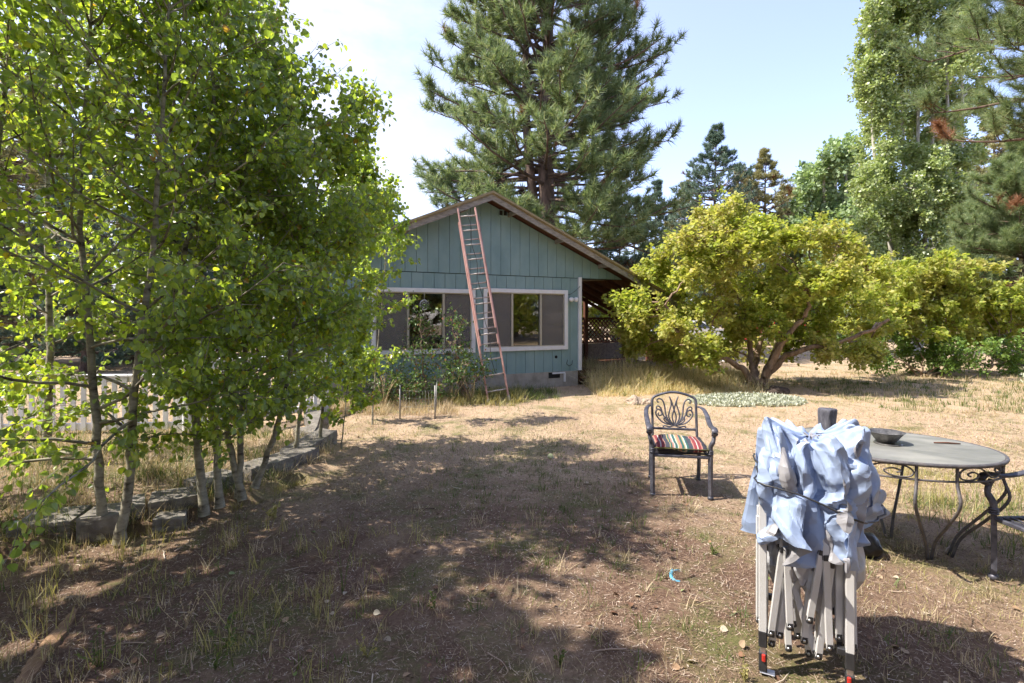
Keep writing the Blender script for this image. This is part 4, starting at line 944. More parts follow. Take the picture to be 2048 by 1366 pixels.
wirefence('wire_cage', 'low bent wire cage round the shrubs under the left window', [P(800, 838, z=0), P(870, 838, z=0), P(876, 800, z=0), P(770, 806, z=0)], .45, .05, (.05, .2, .33, .45), .0022, 'wire cage')
# ---------------------------------------------------------------- foliage tools (arrays)
def unit(v): return v / (np.linalg.norm(v, axis=-1, keepdims=True) + 1e-9)
def rdir(n, g): return unit(g.normal(size=(n, 3)))
ASPEN = (np.array([(0, 0, 0), (.34, .12, .06), (.50, .42, .13), (.36, .78, .05), (0, 1.08, -.14), (-.36, .78, .05), (-.50, .42, .13), (-.34, .12, .06)]), [(0, 1, 2, 3, 4), (0, 4, 5, 6, 7)])
LEAF4 = (np.array([(0, 0, 0), (.32, .45, .06), (0, 1, -.03), (-.32, .45, .06)]), [(0, 1, 2), (0, 2, 3)])
QUAD = (np.array([(0, 0, 0), (.42, .5, .0), (0, 1, 0), (-.42, .5, 0)]), [(0, 1, 2, 3)])
TRI = (np.array([(-.5, 0, 0), (.5, 0, 0), (0, 1, 0)]), [(0, 1, 2)])
MAPLE = (np.array([(0, 0, 0), (.22, .18, .03), (.50, .30, .06), (.30, .52, .02), (.34, .80, .02), (0, 1.0, -.05), (-.34, .80, .02), (-.30, .52, .02), (-.50, .30, .06), (-.22, .18, .03)]), [(0, 1, 2, 3, 4, 5), (0, 5, 6, 7, 8, 9)])
def leaves(name, tmpl, Pn, A, Nn, S, mt, parent=None, W=None):
    T, FS = tmpl; A = unit(A); Rr = unit(np.cross(A, Nn)); N2 = np.cross(Rr, A); S = np.broadcast_to(S, (len(Pn),))
    w = S if W is None else np.broadcast_to(W, (len(Pn),))
    V = Pn[:, None] + T[None, :, 0:1] * w[:, None, None] * Rr[:, None] + T[None, :, 1:2] * S[:, None, None] * A[:, None] + T[None, :, 2:3] * S[:, None, None] * N2[:, None]
    k = len(T); V = V.reshape(-1, 3); m = len(Pn); base = (np.arange(m) * k)[:, None]
    if len({len(f) for f in FS}) == 1: F = np.concatenate([base + np.array(f)[None] for f in FS], 0)
    else: raise ValueError
    return link(name, np_mesh(name, V, F, False), mt, parent)
def tubes(name, PT, RD, mt, parent=None, n=5):
    """PT (M,K,3) polylines, RD (M,K) radii -> one mesh"""
    PT = np.asarray(PT, float); RD = np.asarray(RD, float); M, K, _ = PT.shape
    D = unit(np.gradient(PT, axis=1)); ref = np.where(np.abs(D[..., 2:3]) > .9, np.array([1., 0, 0]), np.array([0, 0, 1.])); a = unit(np.cross(D, ref)); b = np.cross(D, a)
    t = 2 * np.pi * np.arange(n) / n
    V = PT[:, :, None] + RD[:, :, None, None] * (np.cos(t)[None, None, :, None] * a[:, :, None] + np.sin(t)[None, None, :, None] * b[:, :, None])
    I = np.arange(M * K * n).reshape(M, K, n); J = np.roll(I, -1, 2)
    F = np.stack([I[:, :-1].ravel(), J[:, :-1].ravel(), J[:, 1:].ravel(), I[:, 1:].ravel()], 1)
    return V.reshape(-1, 3), F
def join_tubes(name, sets, mt, parent=None):
    Vs = []; Fs = []; o = 0
    for PT, RD, n in sets:
        if len(PT) == 0: continue
        V, F = tubes('', PT, RD, None, None, n); Vs.append(V); Fs.append(F + o); o += len(V)
    return link(name, np_mesh(name, np.concatenate(Vs), np.concatenate(Fs), True), mt, parent)
def curve(p0, d0, L, K, g, wob=.15, up=0.0, droop=0.0):
    """(M,3) starts, (M,3) dirs, (M,) lengths -> (M,K,3) wandering lines"""
    M = len(p0); P_ = np.zeros((M, K, 3)); P_[:, 0] = p0; d = unit(d0)
    for k in range(1, K):
        d = unit(d + g.normal(size=(M, 3)) * wob + np.array([0, 0, up - droop * k / K]))
        P_[:, k] = P_[:, k - 1] + d * (L[:, None] / (K - 1))
    return P_
def along(PT, t):
    """points at fraction t (M,q) along polylines (M,K,3)"""
    M, K, _ = PT.shape; f = t * (K - 1); i = np.minimum(f.astype(int), K - 2); u = (f - i)[..., None]
    m = np.arange(M)[:, None]; return PT[m, i] * (1 - u) + PT[m, i + 1] * u, unit(PT[m, i + 1] - PT[m, i])
barkA = mat('aspen_bark', [(.05, .04, .03), (.19, .17, .125), (.29, .265, .20), (.37, .345, .26)], rough=.85, scale=11, stretch=(.7, .7, 1.6), bump=.7, bscale=22, pos=[.34, .44, .56, .7])
barkP = mat('pine_bark', [(.05, .035, .03), (.14, .095, .075), (.22, .15, .12)], rough=.95, scale=5, stretch=(1, 1, .35), bump=1.0, bscale=9, dist=.05)
barkM = mat('maple_bark', [(.11, .075, .05), (.24, .165, .115), (.36, .27, .20)], rough=.9, scale=10, stretch=(1, 1, .3), bump=.8, dist=.02)
barkG = mat('pale_branch_bark', [(.25, .225, .18), (.42, .39, .33), (.52, .49, .43)], rough=.85, scale=6, stretch=(1, 1, .4), bump=.3)
aspL = leafmat('aspen_leaf', [(.15, .22, .09), (.19, .27, .095), (.25, .34, .09), (.33, .41, .085), (.30, .31, .07), (.32, .18, .04)], trans=.58, rough=.34, spec=.9, pos=[0, .35, .65, .9, .985, .999], tint=(1.85, 1.8, .50))
mapL = leafmat('maple_leaf', [(.26, .33, .065), (.34, .40, .08), (.42, .45, .10), (.50, .48, .13)], trans=.54, rough=.5, pos=[0, .4, .75, .95], tcols=[(.40, .42, .12), (.50, .45, .18), (.54, .39, .24), (.44, .44, .14)], tscale=.8, tamt=.6, tint=(1.25, 1.3, .65))
shrL = leafmat('shrub_leaf', [(.10, .18, .04), (.15, .25, .06), (.22, .31, .07)], trans=.38, rough=.45, tint=(1.4, 1.4, .6))
popL = leafmat('poplar_leaf', [(.24, .31, .13), (.31, .38, .16), (.38, .44, .20), (.50, .54, .35)], trans=.35, rough=.35, spec=.6, pos=[0, .45, .85, .97], tint=(1.3, 1.35, .65))
palL = leafmat('pale_aspen_leaf', [(.22, .31, .17), (.29, .38, .21), (.36, .45, .26)], trans=.35, rough=.5)
pinN = leafmat('pine_needle', [(.14, .21, .10), (.20, .27, .13), (.29, .35, .17), (.38, .40, .21)], trans=.36, rough=.45, pos=[0, .4, .8, .97], tint=(1.2, 1.2, .8))
deadN = leafmat('dead_pine_needle', [(.22, .10, .05), (.32, .16, .08)], trans=.2, rough=.6, tint=(1.2, 1, .8))
conN = leafmat('dark_conifer_needle', [(.10, .165, .13), (.14, .21, .15), (.19, .25, .17)], trans=.2, rough=.5, tint=(1, 1, .9))
con2N = leafmat('olive_conifer_needle', [(.26, .27, .13), (.34, .33, .16), (.42, .38, .19)], trans=.2, rough=.5, tint=(1.1, 1, .7))
# ---------------------------------------------------------------- aspens: trunk traced in the photo, every leaf on its own stalk
def aspen(label, pts, r0, g, zb=.9, dens=1.0, leaf=.050, spread=1.0, lean=None, nb=34, top=True, part=True, group='aspen stems of the grove on the planting bed'):
    t = thing('aspen_tree', label, 'tree', pts[0], 0, group); o = Vector(pts[0])
    q = bez([Vector(p) - o for p in pts], 6); K = len(q); q = np.array([tuple(v) for v in q])
    q[1:-1] += g.normal(size=(K - 2, 3)) * .004
    hgt_ = q[:, 2] / q[-1, 2]; r0 = r0 * .66; R_ = r0 * (1 - .86 * hgt_ ** .9); R_[0] *= 1.45; R_[1] *= 1.12
    Lz = q[-1, 2]; n = nb
    zz = np.sort(zb + (Lz - zb) * g.random(n) ** .9); idx = np.searchsorted(q[:, 2], zz).clip(1, K - 1)
    f = ((zz - q[idx - 1, 2]) / (q[idx, 2] - q[idx - 1, 2] + 1e-6)).clip(0, 1)[:, None]; p0 = q[idx - 1] * (1 - f) + q[idx] * f
    az = g.random(n) * 6.283; rel = (zz - zb) / (Lz - zb); L1 = spread * (.55 + .75 * np.sin(np.pi * (rel * .8 + .12))) * (1 - .55 * rel ** 2) * g.uniform(.7, 1.2, n)
    d = np.stack([np.cos(az), np.sin(az), .30 + .75 * rel + g.normal(0, .15, n)], 1)
    B1 = curve(p0, d, L1, 9, g, .13, .03); rb = (.011 * spread * (1 - .5 * rel))[:, None] * np.linspace(1, .25, 9)
    # twigs
    m = 12; t0 = g.uniform(.18, 1.0, (n, m)); pt, dt = along(B1, t0); pt = pt.reshape(-1, 3); dt = dt.reshape(-1, 3)
    d2 = unit(dt + rdir(len(pt), g) * .9 + np.array([0, 0, .12])); L2 = g.uniform(.16, .42, len(pt)) * spread; B2 = curve(pt, d2, L2, 5, g, .22, .0, .12)
    rt = .0032 * np.linspace(1, .4, 5)[None] * np.ones((len(pt), 1))
    join_tubes('trunk', [(q[None], R_[None], 12)], barkA, t); join_tubes('branches', [(B1, rb, 5), (B2, rt, 3)], barkA, t)
    # leaves
    def scatter(B, k):
        tt = g.uniform(.15, 1.0, (len(B), k)); P_, D_ = along(B, tt); P_ = P_.reshape(-1, 3); D_ = D_.reshape(-1, 3)
        off = unit(rdir(len(P_), g) + D_ * .3 + np.array([0, 0, -.25])) * g.uniform(.015, .05, len(P_))[:, None]; return P_ + off, off
    Pa, Oa = scatter(B2, int(9.5 * dens)); Pb, Ob = scatter(B1, int(14 * dens)); Pn = np.concatenate([Pa, Pb]); O = np.concatenate([Oa, Ob])
    A = unit(unit(O) * .8 + np.array([0, 0, -.55]) + rdir(len(Pn), g) * .55); Nn = unit(rdir(len(Pn), g) + np.array([.1, -.1, .35]))
    leaves('crown', ASPEN, Pn, A, Nn, leaf * g.uniform(.65, 1.2, len(Pn)), aspL, t)
    return t
ga = np.random.default_rng(21)
def tr(*pp): return [P(x, y, Y=Y) for x, y, Y in pp]
def gb(x, y, z=0.0): p = P(x, y, z=z); return (x, y, p.y)
asp = [
 ('aspen with a slim trunk of the nearest fork, leaning over the first stone blocks', [(205, 1075, 3.70), (192, 850, 3.72), (170, 560, 3.75), (160, 400, 3.78), (178, 100, 3.8), (190, -180, 3.85)], .050, .50, 1.25),
 ('aspen with the thicker pale trunk of the nearest fork', [(240, 1085, 3.64), (262, 930, 3.66), (268, 780, 3.66), (300, 553, 3.66), (312, 400, 3.66), (326, 200, 3.66), (350, -200, 3.7)], .050, .6, 1.2),
 ('aspen with the first leaning trunk of the five-stem clump', [(408, 1030, 4.10), (395, 880, 4.10), (372, 700, 4.12), (368, 515, 4.15), (408, 398, 4.2), (425, 281, 4.2), (420, 60, 4.3), (400, -120, 4.3)], .052, .5, 1.0),
 ('aspen with a straight trunk, second of the five-stem clump', [(440, 1015, 4.17), (428, 860, 4.2), (412, 720, 4.3), (400, 520, 4.5), (385, 300, 4.6), (370, 40, 4.7), (350, -200, 4.8)], .045, .5, 1.0),
 ('aspen with a curved trunk in the middle of the five-stem clump', [(485, 1000, 4.32), (455, 860, 4.35), (452, 760, 4.4), (480, 600, 4.5), (495, 420, 4.6), (505, 200, 4.8), (495, 10, 4.8)], .042, .5, .95),
 ('aspen with an upright trunk, fourth of the five-stem clump', [(478, 995, 4.34), (482, 860, 4.36), (492, 700, 4.4), (520, 480, 4.6), (555, 300, 4.8), (580, 150, 4.9)], .042, .5, .82),
 ('aspen with the trunk leaning furthest towards the house', [(510, 975, 4.45), (548, 870, 4.5), (575, 760, 4.6), (598, 560, 4.8), (630, 390, 5.0), (668, 285, 5.1), (692, 190, 5.2)], .040, .55, .78),
 ('aspen tree behind the five-stem clump, next to the picket fence', [(590, 905, 5.6), (610, 760, 5.6), (640, 600, 5.7), (680, 440, 5.8), (722, 340, 5.8)], .035, .6, .8),
 ('aspen tree at the left frame edge with bright leaves overhead', [(-80, 1020, 4.0), (-60, 700, 4.0), (-10, 350, 4.0), (30, 0, 4.1), (60, -220, 4.2)], .06, .45, 1.1),
 ('tall aspen tree standing behind the nearest fork', [(90, 930, 5.2), (100, 700, 5.2), (95, 400, 5.3), (120, 100, 5.4), (140, -150, 5.5)], .06, .7, 1.15),
 ('slender aspen tree with its crown over the corner of the teal house', [(640, 890, 6.1), (655, 720, 6.1), (690, 560, 6.1), (735, 430, 6.1), (752, 370, 6.1)], .030, .55, .72),
]
for i, (lb, pp, r0, zb, spd) in enumerate(asp):
    aspen(lb, [P(x, y, Y=Y) for x, y, Y in pp], r0, ga, zb, 1.2, .044, spd, nb=42)
aspen('thin aspen sapling by the pale block at the tip of the bed', [P(683, 900, z=0), P(690, 820, Y=6.15), P(700, 740, Y=6.15), P(712, 640, Y=6.15)], .014, ga, .35, .7, .045, .32, nb=16, group='aspen saplings')
aspen('thin aspen sapling rising before the left window', [P(745, 850, z=0), P(752, 720, Y=7.8), P(765, 600, Y=7.8), P(776, 470, Y=7.8), P(790, 380, Y=7.8)], .02, ga, .5, .7, .055, .55, nb=24, group='aspen saplings')
# aspens of the same grove outside the frame, which shade the yard
for i, (x, y, h_, sp_) in enumerate(((-4.6, 2.3, 5.6, 1.5), (-3.9, .9, 5.4, 1.5), (-3.4, -.5, 4.8, 1.3), (-5.6, .6, 6.2, 1.5))):
    aspen(('aspen tree of the grove beyond the frame, beside the near bed', 'aspen tree of the grove beyond the frame, beside the viewer', 'aspen tree of the grove beyond the frame, behind the viewer', 'tallest aspen tree of the grove beyond the frame')[i], [(x, y, 0), (x + .05, y, 1.5), (x - .1, y + .1, 3.2), (x + .05, y, h_)], .06, ga, 1.3, 1.1, .12, sp_, nb=40)
# ---------------------------------------------------------------- big pines
def tufts(Pc, D, n, L, w, g, fan=.75):
    M = len(Pc); d = unit(D[:, None] * 1.0 + g.normal(size=(M, n, 3)) * fan); Pn = np.repeat(Pc, n, 0) - np.repeat(D, n, 0) * g.uniform(0, .12, M * n)[:, None]
    A = d.reshape(-1, 3); return Pn, A, rdir(M * n, g), L * g.uniform(.75, 1.15, M * n), np.full(M * n, w)
def pine(name, label, base, H_, prof, g, r0=.4, per=5, step=.5, z0=3.5, tn=14, tl=.26, tw=.024, group=None, nmat=None, asym=None, cat='pine tree', fine=6, dead=0, lean=(0, 0), second=None, sub=9, az_lim=None, upk=.75, rmin=.62):
    """prof(z) -> branch reach"""
    t = thing(name, label, cat, base, 0, group)
    zs = np.linspace(0, H_, 24); tk = np.stack([lean[0] * zs / H_ + .10 * np.sin(zs * .5), lean[1] * zs / H_ + .1 * np.cos(zs * .4) - .1, zs], 1); rt = r0 * (1 - .93 * (zs / H_)) ; rt[0] *= 1.3
    sets = [(tk[None], rt[None], 12)]
    if second: s2 = tk.copy(); s2[:, 0] += second[0] * np.sin(np.clip(zs / H_ * 2.2, 0, 1.57)) ; sets.append((s2[None, :18], rt[None, :18] * .62, 10))
    z = z0; P0 = []; DD = []; LL = []; UP = []
    while z < H_ - .12:
        for k in range(per):
            az = g.random() * 6.283
            if az_lim and not (az_lim[0] < az < az_lim[1]): az = az_lim[0] + g.random() * (az_lim[1] - az_lim[0])
            reach = prof(z) * g.uniform(rmin, 1.06) * (asym(az, z) if asym else 1); rel = (z - z0) / (H_ - z0)
            zz_ = z + g.uniform(-.2, .2); P0.append((np.interp(zz_, zs, tk[:, 0]), np.interp(zz_, zs, tk[:, 1]), zz_)); DD.append((math.cos(az), math.sin(az), -.12 + upk * rel)); LL.append(max(.3, reach)); UP.append(rel)
        z += step
    P0, DD, LL = np.array(P0), np.array(DD), np.array(LL); K = 10; P_ = np.zeros((len(P0), K, 3)); P_[:, 0] = P0; d = unit(DD)
    for k in range(1, K):
        d = unit(d + g.normal(size=d.shape) * .07 + np.array([0, 0, -.05 + .17 * (k / K)])); P_[:, k] = P_[:, k - 1] + d * (LL[:, None] / (K - 1))
    rb = (.018 + .012 * LL)[:, None] * np.linspace(1, .2, K); sets.append((P_, rb, 5))
    # side shoots
    ns = sub; tt = g.uniform(.30, 1.0, (len(P_), ns)); pt, dr = along(P_, tt); pt = pt.reshape(-1, 3); dr = dr.reshape(-1, 3); LLr = np.repeat(LL, ns)
    side = unit(np.cross(dr, np.array([0, 0, 1.]))) * np.where(g.random(len(pt)) > .5, 1, -1)[:, None]
    d2 = unit(dr * .8 + side * g.uniform(.2, 1.1, len(pt))[:, None] + np.array([0, 0, .32]) + g.normal(size=pt.shape) * .15)
    L2 = np.clip(LLr * .30, .25, 1.1) * g.uniform(.5, 1.2, len(pt)) * (1.25 - .6 * tt.ravel()); B2 = curve(pt, d2, L2, 5, g, .10, .10); sets.append((B2, .011 * np.linspace(1, .45, 5)[None] * np.ones((len(pt), 1)), 4))
    join_tubes('trunk', sets, barkP, t)
    t3 = np.concatenate([np.ones((len(B2), 1)), g.uniform(.35, 1, (len(B2), fine - 1))], 1); Pc, Dc = along(B2, t3); Pc = Pc.reshape(-1, 3); Dc = unit(Dc.reshape(-1, 3) + rdir(len(Pc), g) * .45 + np.array([0, 0, .25]))
    Pc = Pc + Dc * .05; Pe, De = P_[:, -1], unit(P_[:, -1] - P_[:, -2]); Pc = np.concatenate([Pc, Pe]); Dc = np.concatenate([Dc, De])
    if dead:
        rad_ = np.linalg.norm(Pc[:, :2], axis=1); cl = np.sin(Pc[:, 0] * 2.1 + 1) * np.sin(Pc[:, 1] * 1.7) * np.sin(Pc[:, 2] * 2.3 + 2); dm = cl > dead
        if dm.any():
            a = tufts(Pc[dm], Dc[dm], tn, tl * .9, tw, g); leaves('dead_needles', TRI, a[0], a[1], a[2], a[3], deadN, t, a[4])
        Pc, Dc = Pc[~dm], Dc[~dm]
    a = tufts(Pc, Dc, tn, tl, tw, g); leaves('crown', TRI, a[0], a[1], a[2], a[3], nmat or pinN, t, a[4])
    return t
gp = np.random.default_rng(5)
def prof_big(z): return float(np.interp(z, [4.5, 6, 8, 10, 12, 14, 17, 20, 23.5], [4.8, 5.6, 5.7, 5.3, 4.9, 4.4, 3.7, 2.6, .6]))
pine('pine_tree', 'huge ponderosa pine with a dark trunk rising behind the teal house', (1.50, 22.0, 0), 24.0, prof_big, gp, .46, 8, .45, 4.8, 12, .36, .030, None, None, None, fine=7, second=(-1.0, 0), dead=.90, sub=15, rmin=.72)
# near pine whose branches reach in from the right of the frame
def prof_r(z): return float(np.interp(z, [1, 3, 5, 7, 9, 12], [2.0, 2.6, 2.9, 3.2, 3.0, 1]))
pine('pine_tree', 'near pine with long needles and rusty dead tufts reaching in at the upper right edge', (10.5, 8.2, 0), 12, prof_r, gp, .22, 5, .40, 5.2, 40, .19, .0075, None, None, None, fine=6, dead=.50, sub=15, az_lim=(2.3, 3.9))
def prof_r2(z): return float(np.interp(z, [1, 3, 5, 6.8], [2.3, 2.5, 2.0, .5]))
pine('pine_tree', 'young pine with rusty tufts above the right-hand shrubs at the frame edge', (16.9, 17.0, 0), 7.6, prof_r2, gp, .16, 8, .32, 1.5, 26, .24, .013, None, None, None, fine=6, dead=.75, sub=13)
# ---------------------------------------------------------------- further conifers
def conifer(label, base, H_, Rm, g, nm, tn=9, tl=.29, tw=.045, z0=.8, group='conifers at the back of the yard', step=.45, per=6, shape=1.0, dead=0):
    return pine('conifer_tree', label, base, H_, lambda z: max(.2, Rm * min(1, ((H_ - z) / (6.5 * shape)) ** 1.1)), g, H_ * .014, per, step, z0, tn, tl, tw, group, nm, None, 'conifer', 4, dead or .93, sub=9, upk=.35)
gc = np.random.default_rng(8)
def at(px, Y): return ((px - 1024) / 1024 * Y, Y, 0)
def topz(y, Y): return 1.6 + (635 - y) / 1024 * Y
conifer('dark blue-green conifer with the sharpest tip above the maple', at(1430, 38), topz(248, 38), 3.5, gc, conN, shape=.9)
conifer('olive brown conifer beside the sharp dark one', at(1530, 40), topz(298, 40), 3.3, gc, con2N, shape=.8, dead=.55)
c1_ = conifer('small grey-green conifer with a narrow top just beyond the porch roof', at(1312, 44), topz(362, 44), 2.4, gc, conN, shape=.85)
c2_ = conifer('small conifer between the porch roof and the sharp dark conifer', at(1370, 46), topz(360, 46), 2.4, gc, con2N, shape=.8)
conifer('dark drooping conifer close behind the porch roof', at(1235, 25), topz(420, 25), 2.6, gc, conN, shape=.55, dead=.6)
conifer('hazy conifer showing its point left of the pale aspens', at(1612, 48), topz(325, 48), 3.0, gc, conN, shape=.85)
def copy_tree(src, label, loc, s, rz, group=None):
    c = src.copy(); SC.collection.objects.link(c); c.location = loc; c.scale = (s[0], s[0], s[1]); c.rotation_euler = (0, 0, rz); c['label'] = label
    if group: c['group'] = group
    for ch in src.children: d = ch.copy(); SC.collection.objects.link(d); d.parent = c
    return c
far = [(1270, 50, 395, 'conifer behind the narrow one beyond the porch'), (1480, 52, 330, 'conifer filling the gap between the sharp dark and the olive one'), (1395, 56, 400, 'far conifer low between the two small ones'), (1570, 58, 372, 'far conifer right of the olive one'),
       (1345, 60, 420, 'lowest far conifer over the maple'), (1985, 40, 215, 'pale conifer behind the near pine at the right edge'), (2040, 46, 240, 'conifer at the right edge behind the young pine'), (2110, 40, 260, 'conifer past the right edge of the frame'), (1900, 60, 300, 'far conifer behind the tall poplar'), (1760, 62, 380, 'far conifer between the pale aspens and the poplar'), (1680, 60, 420, 'far conifer behind the pale aspens')]
for i, (px_, Y, ty, lb) in enumerate(far):
    src, h0 = ((c1_, topz(362, 44)), (c2_, topz(360, 46)))[i % 2]; s = topz(ty, Y) / h0; copy_tree(src, lb, at(px_, Y), (s * 1.05, s), i * 1.3, 'far conifers beyond the yard')
left = [(-60, 14, 300), (60, 17, 150), (170, 15, 260), (260, 19, 60), (360, 18, 220), (450, 22, 170), (520, 24, 330), (20, 24, 60), (610, 26, 420), (-150, 18, 50), (700, 30, 440), (780, 32, 470)]
nl = ['first', 'second', 'third', 'fourth', 'fifth', 'sixth', 'seventh', 'eighth', 'ninth', 'tenth', 'eleventh', 'twelfth']
for i, (px_, Y, ty) in enumerate(left):
    src, h0 = ((c1_, topz(362, 44)), (c2_, topz(360, 46)))[i % 2]; s = topz(ty, Y) / h0; copy_tree(src, f'dark conifer hidden behind the aspens and the picket fence', at(px_, Y), (s * 1.15, s), i * .9, 'dark conifers behind the aspens')
# ---------------------------------------------------------------- broadleaf trees built round leafy masses
def clumptree(name, label, base, stems, clumps, g, tmpl, leaf, nl, lm, bk, cat='tree', r0=.12, tw=14, jit=.10, group=None, flat=.6, upn=.5, twl=1.0, limb_r=.03, crown='crown'):
    """stems: polylines from the base; clumps: (x,y,z, rx,ry,rz, weight)"""
    t = thing(name, label, cat, base, 0, group); o = np.array(base, float); sets = []; allp = []
    for st in stems:
        q = np.array([tuple(v) for v in bez([Vector(p) - Vector(base) for p in st], 5)]); K = len(q); q[1:] += g.normal(size=(K - 1, 3)) * .02; rr = r0 * np.linspace(1, .35, K); rr[0] *= 1.25; sets.append((q[None], rr[None], 9)); allp.append(q)
    ap = np.concatenate(allp); C = np.array(clumps, float); C[:, :3] -= o; tips = []; limbs = []
    for c in C:
        d = np.linalg.norm(ap - c[:3], axis=1) + .8 * np.maximum(0, ap[:, 2] - c[2]); s = ap[np.argmin(d + .3 * (len(ap) - np.arange(len(ap))) / len(ap))]; v = c[:3] - s; K = 7; u = np.linspace(0, 1, K)[:, None]
        q = s + v * u + np.array([0, 0, .12]) * np.linalg.norm(v) * np.sin(u * np.pi) + g.normal(size=(K, 3)) * .03 * (u > 0); limbs.append(q)
    LB = np.array(limbs); sets.append((LB, limb_r * np.linspace(1, .35, 7)[None] * np.ones((len(LB), 1)), 6))
    Pn = []; tw_ = []
    for c in C:
        k = max(3, int(tw * c[6])); dd = rdir(k, g); dd[:, 2] = dd[:, 2] * .9 + .1; e = c[:3] + dd * c[3:6] * (g.uniform(.55, 1.05, k) ** .6)[:, None]; s = c[:3] + (e - c[:3]) * .12 + g.normal(size=(k, 3)) * .04 * c[3:6]
        u = np.linspace(0, 1, 5)[None, :, None]; q = s[:, None] * (1 - u) + e[:, None] * u + g.normal(size=(k, 5, 3)) * .035 * (u > 0); q[:, :, 2] += (np.sin(u[..., 0] * np.pi) * .06); tw_.append(q)
    TW = np.concatenate(tw_); sets.append((TW, limb_r * .22 * np.linspace(1, .4, 5)[None] * np.ones((len(TW), 1)), 4))
    # finer twigs
    m = 4; tt = g.uniform(.35, 1, (len(TW), m)); pt, dr = along(TW, tt); pt = pt.reshape(-1, 3); dr = dr.reshape(-1, 3); L2 = g.uniform(.12, .38, len(pt)) * twl; T2 = curve(pt, unit(dr + rdir(len(pt), g) * .8 + np.array([0, 0, .15])), L2, 4, g, .2); sets.append((T2, limb_r * .10 * np.ones((len(pt), 4)), 3))
    join_tubes('trunk', sets, bk, t)
    q1 = g.uniform(.2, 1.05, (len(T2), nl)); P1, D1 = along(T2, np.minimum(q1, 1)); P1 = P1.reshape(-1, 3) + rdir(P1.size // 3, g) * (jit * g.random(P1.size // 3) ** .7)[:, None]; D1 = D1.reshape(-1, 3)
    A = unit(D1 * .5 + rdir(len(P1), g) * .8 + np.array([0, 0, -.25])); Nn = unit(rdir(len(P1), g) * (1 - upn) + np.array([0, 0, upn]))
    leaves(crown, tmpl, P1, A, Nn, leaf * g.uniform(.7, 1.25, len(P1)), lm, t); return t
gm = np.random.default_rng(31)
def CL(lst, Y0, rx, rz, g, dy=1.0, wt=1.0):
    """leafy masses at photo pixels (x, y, size) with depth scatter"""
    r = []
    for (x, y, s) in lst:
        Y = Y0 + g.uniform(-dy, dy); p = P(x, y, Y=Y); r.append((p.x, p.y, p.z, rx * s, rx * s * .9, rz * s, wt * s))
    return r
mb = P(1520, 776, z=.03)
mst = [[mb + Vector((-.08, 0, 0)), P(1490, 745, Y=11.6), P(1440, 710, Y=11.4), P(1370, 672, Y=11.1), P(1330, 610, Y=11.0)], [mb, P(1500, 720, Y=11.9), P(1495, 640, Y=12.1), P(1440, 540, Y=12.0), P(1430, 470, Y=12.0)],
       [mb + Vector((.05, 0, 0)), P(1545, 735, Y=11.5), P(1600, 700, Y=11.2), P(1690, 682, Y=10.9), P(1780, 640, Y=10.8)], [mb + Vector((.04, .05, 0)), P(1540, 725, Y=12.0), P(1590, 640, Y=12.3), P(1650, 560, Y=12.4), P(1680, 480, Y=12.4)],
       [mb + Vector((-.05, .05, 0)), P(1510, 735, Y=12.2), P(1530, 650, Y=12.6), P(1560, 560, Y=12.8), P(1560, 500, Y=12.8)], [mb + Vector((-.02, -.05, 0)), P(1535, 745, Y=11.3), P(1565, 690, Y=11.0), P(1610, 630, Y=10.8), P(1620, 590, Y=10.8)]]
mc = [(1430, 440, 1.0), (1395, 465, .9), (1480, 440, .9), (1350, 500, 1.0), (1310, 530, .9), (1440, 500, 1.1), (1500, 500, 1), (1400, 540, 1.1), (1340, 575, 1), (1290, 610, 1.0), (1265, 655, .7), (1310, 665, .8), (1370, 630, 1), (1440, 600, 1.1), (1550, 480, 1.0), (1620, 470, 1.0),
      (1680, 480, 1.0), (1590, 540, 1.1), (1660, 545, 1.1), (1730, 530, 1.0), (1500, 570, 1.1), (1560, 610, 1.1), (1630, 610, 1.1), (1710, 600, 1.1), (1760, 650, .8), (1700, 655, .9), (1480, 650, .8), (1400, 680, .7), (1350, 700, .6), (1560, 560, 1), (1640, 655, .7), (1415, 425, .6), (1460, 415, .6), (1530, 450, .7), (1255, 600, .7), (1270, 690, .6), (1330, 690, .7), (1430, 690, .6), (1600, 665, .6), (1660, 690, .6), (1720, 690, .7), (1240+30, 630, .7), (1460, 540, 1), (1600, 570, 1), (1450, 690, .6), (1400, 705, .6), (1500, 690, .55), (1570, 690, .5), (1640, 690, .6), (1480, 620, .9), (1540, 650, .8), (1740, 700, .6), (1350, 650, .8)]
clumptree('maple_tree', 'wide spreading maple with yellow-green leaves and low splayed trunks beside the porch', mb, mst, CL([(x_, y_ + 12, s_ * .95) for x_, y_, s_ in mc], 11.8, .52, .36, gm, 1.25), gm, MAPLE, .078, 20, mapL, barkM, r0=.085, tw=18, jit=.12, limb_r=.026, upn=.62)
sb_ = (P(1640, 730, Y=14.5).x, 14.8, 0)
def shrub(label, px_, Y, lst, leaf, lm, g, rx=.5, rz=.42, n=10, tmpl=LEAF4, tw=12, name='shrub', cat='shrub', grp=None, dy=.6, bk=None, nst=6, lr=.018):
    b = Vector(at(px_, Y)); st = []
    for k in range(nst):
        x, y, s = lst[int(k * len(lst) / nst)]; e = P(x, y, Y=Y + g.uniform(-dy, dy) * .6); st.append([b + Vector((g.uniform(-.15, .15), g.uniform(-.1, .1), 0)), b.lerp(e, .4) + Vector((0, 0, .1)), b.lerp(e, .85)])
    return clumptree(name, label, b, st, CL(lst, Y, rx, rz, g, dy), g, tmpl, leaf, n, lm, bk or barkM, cat, r0=.025, tw=tw, jit=.10, group=grp, limb_r=lr)
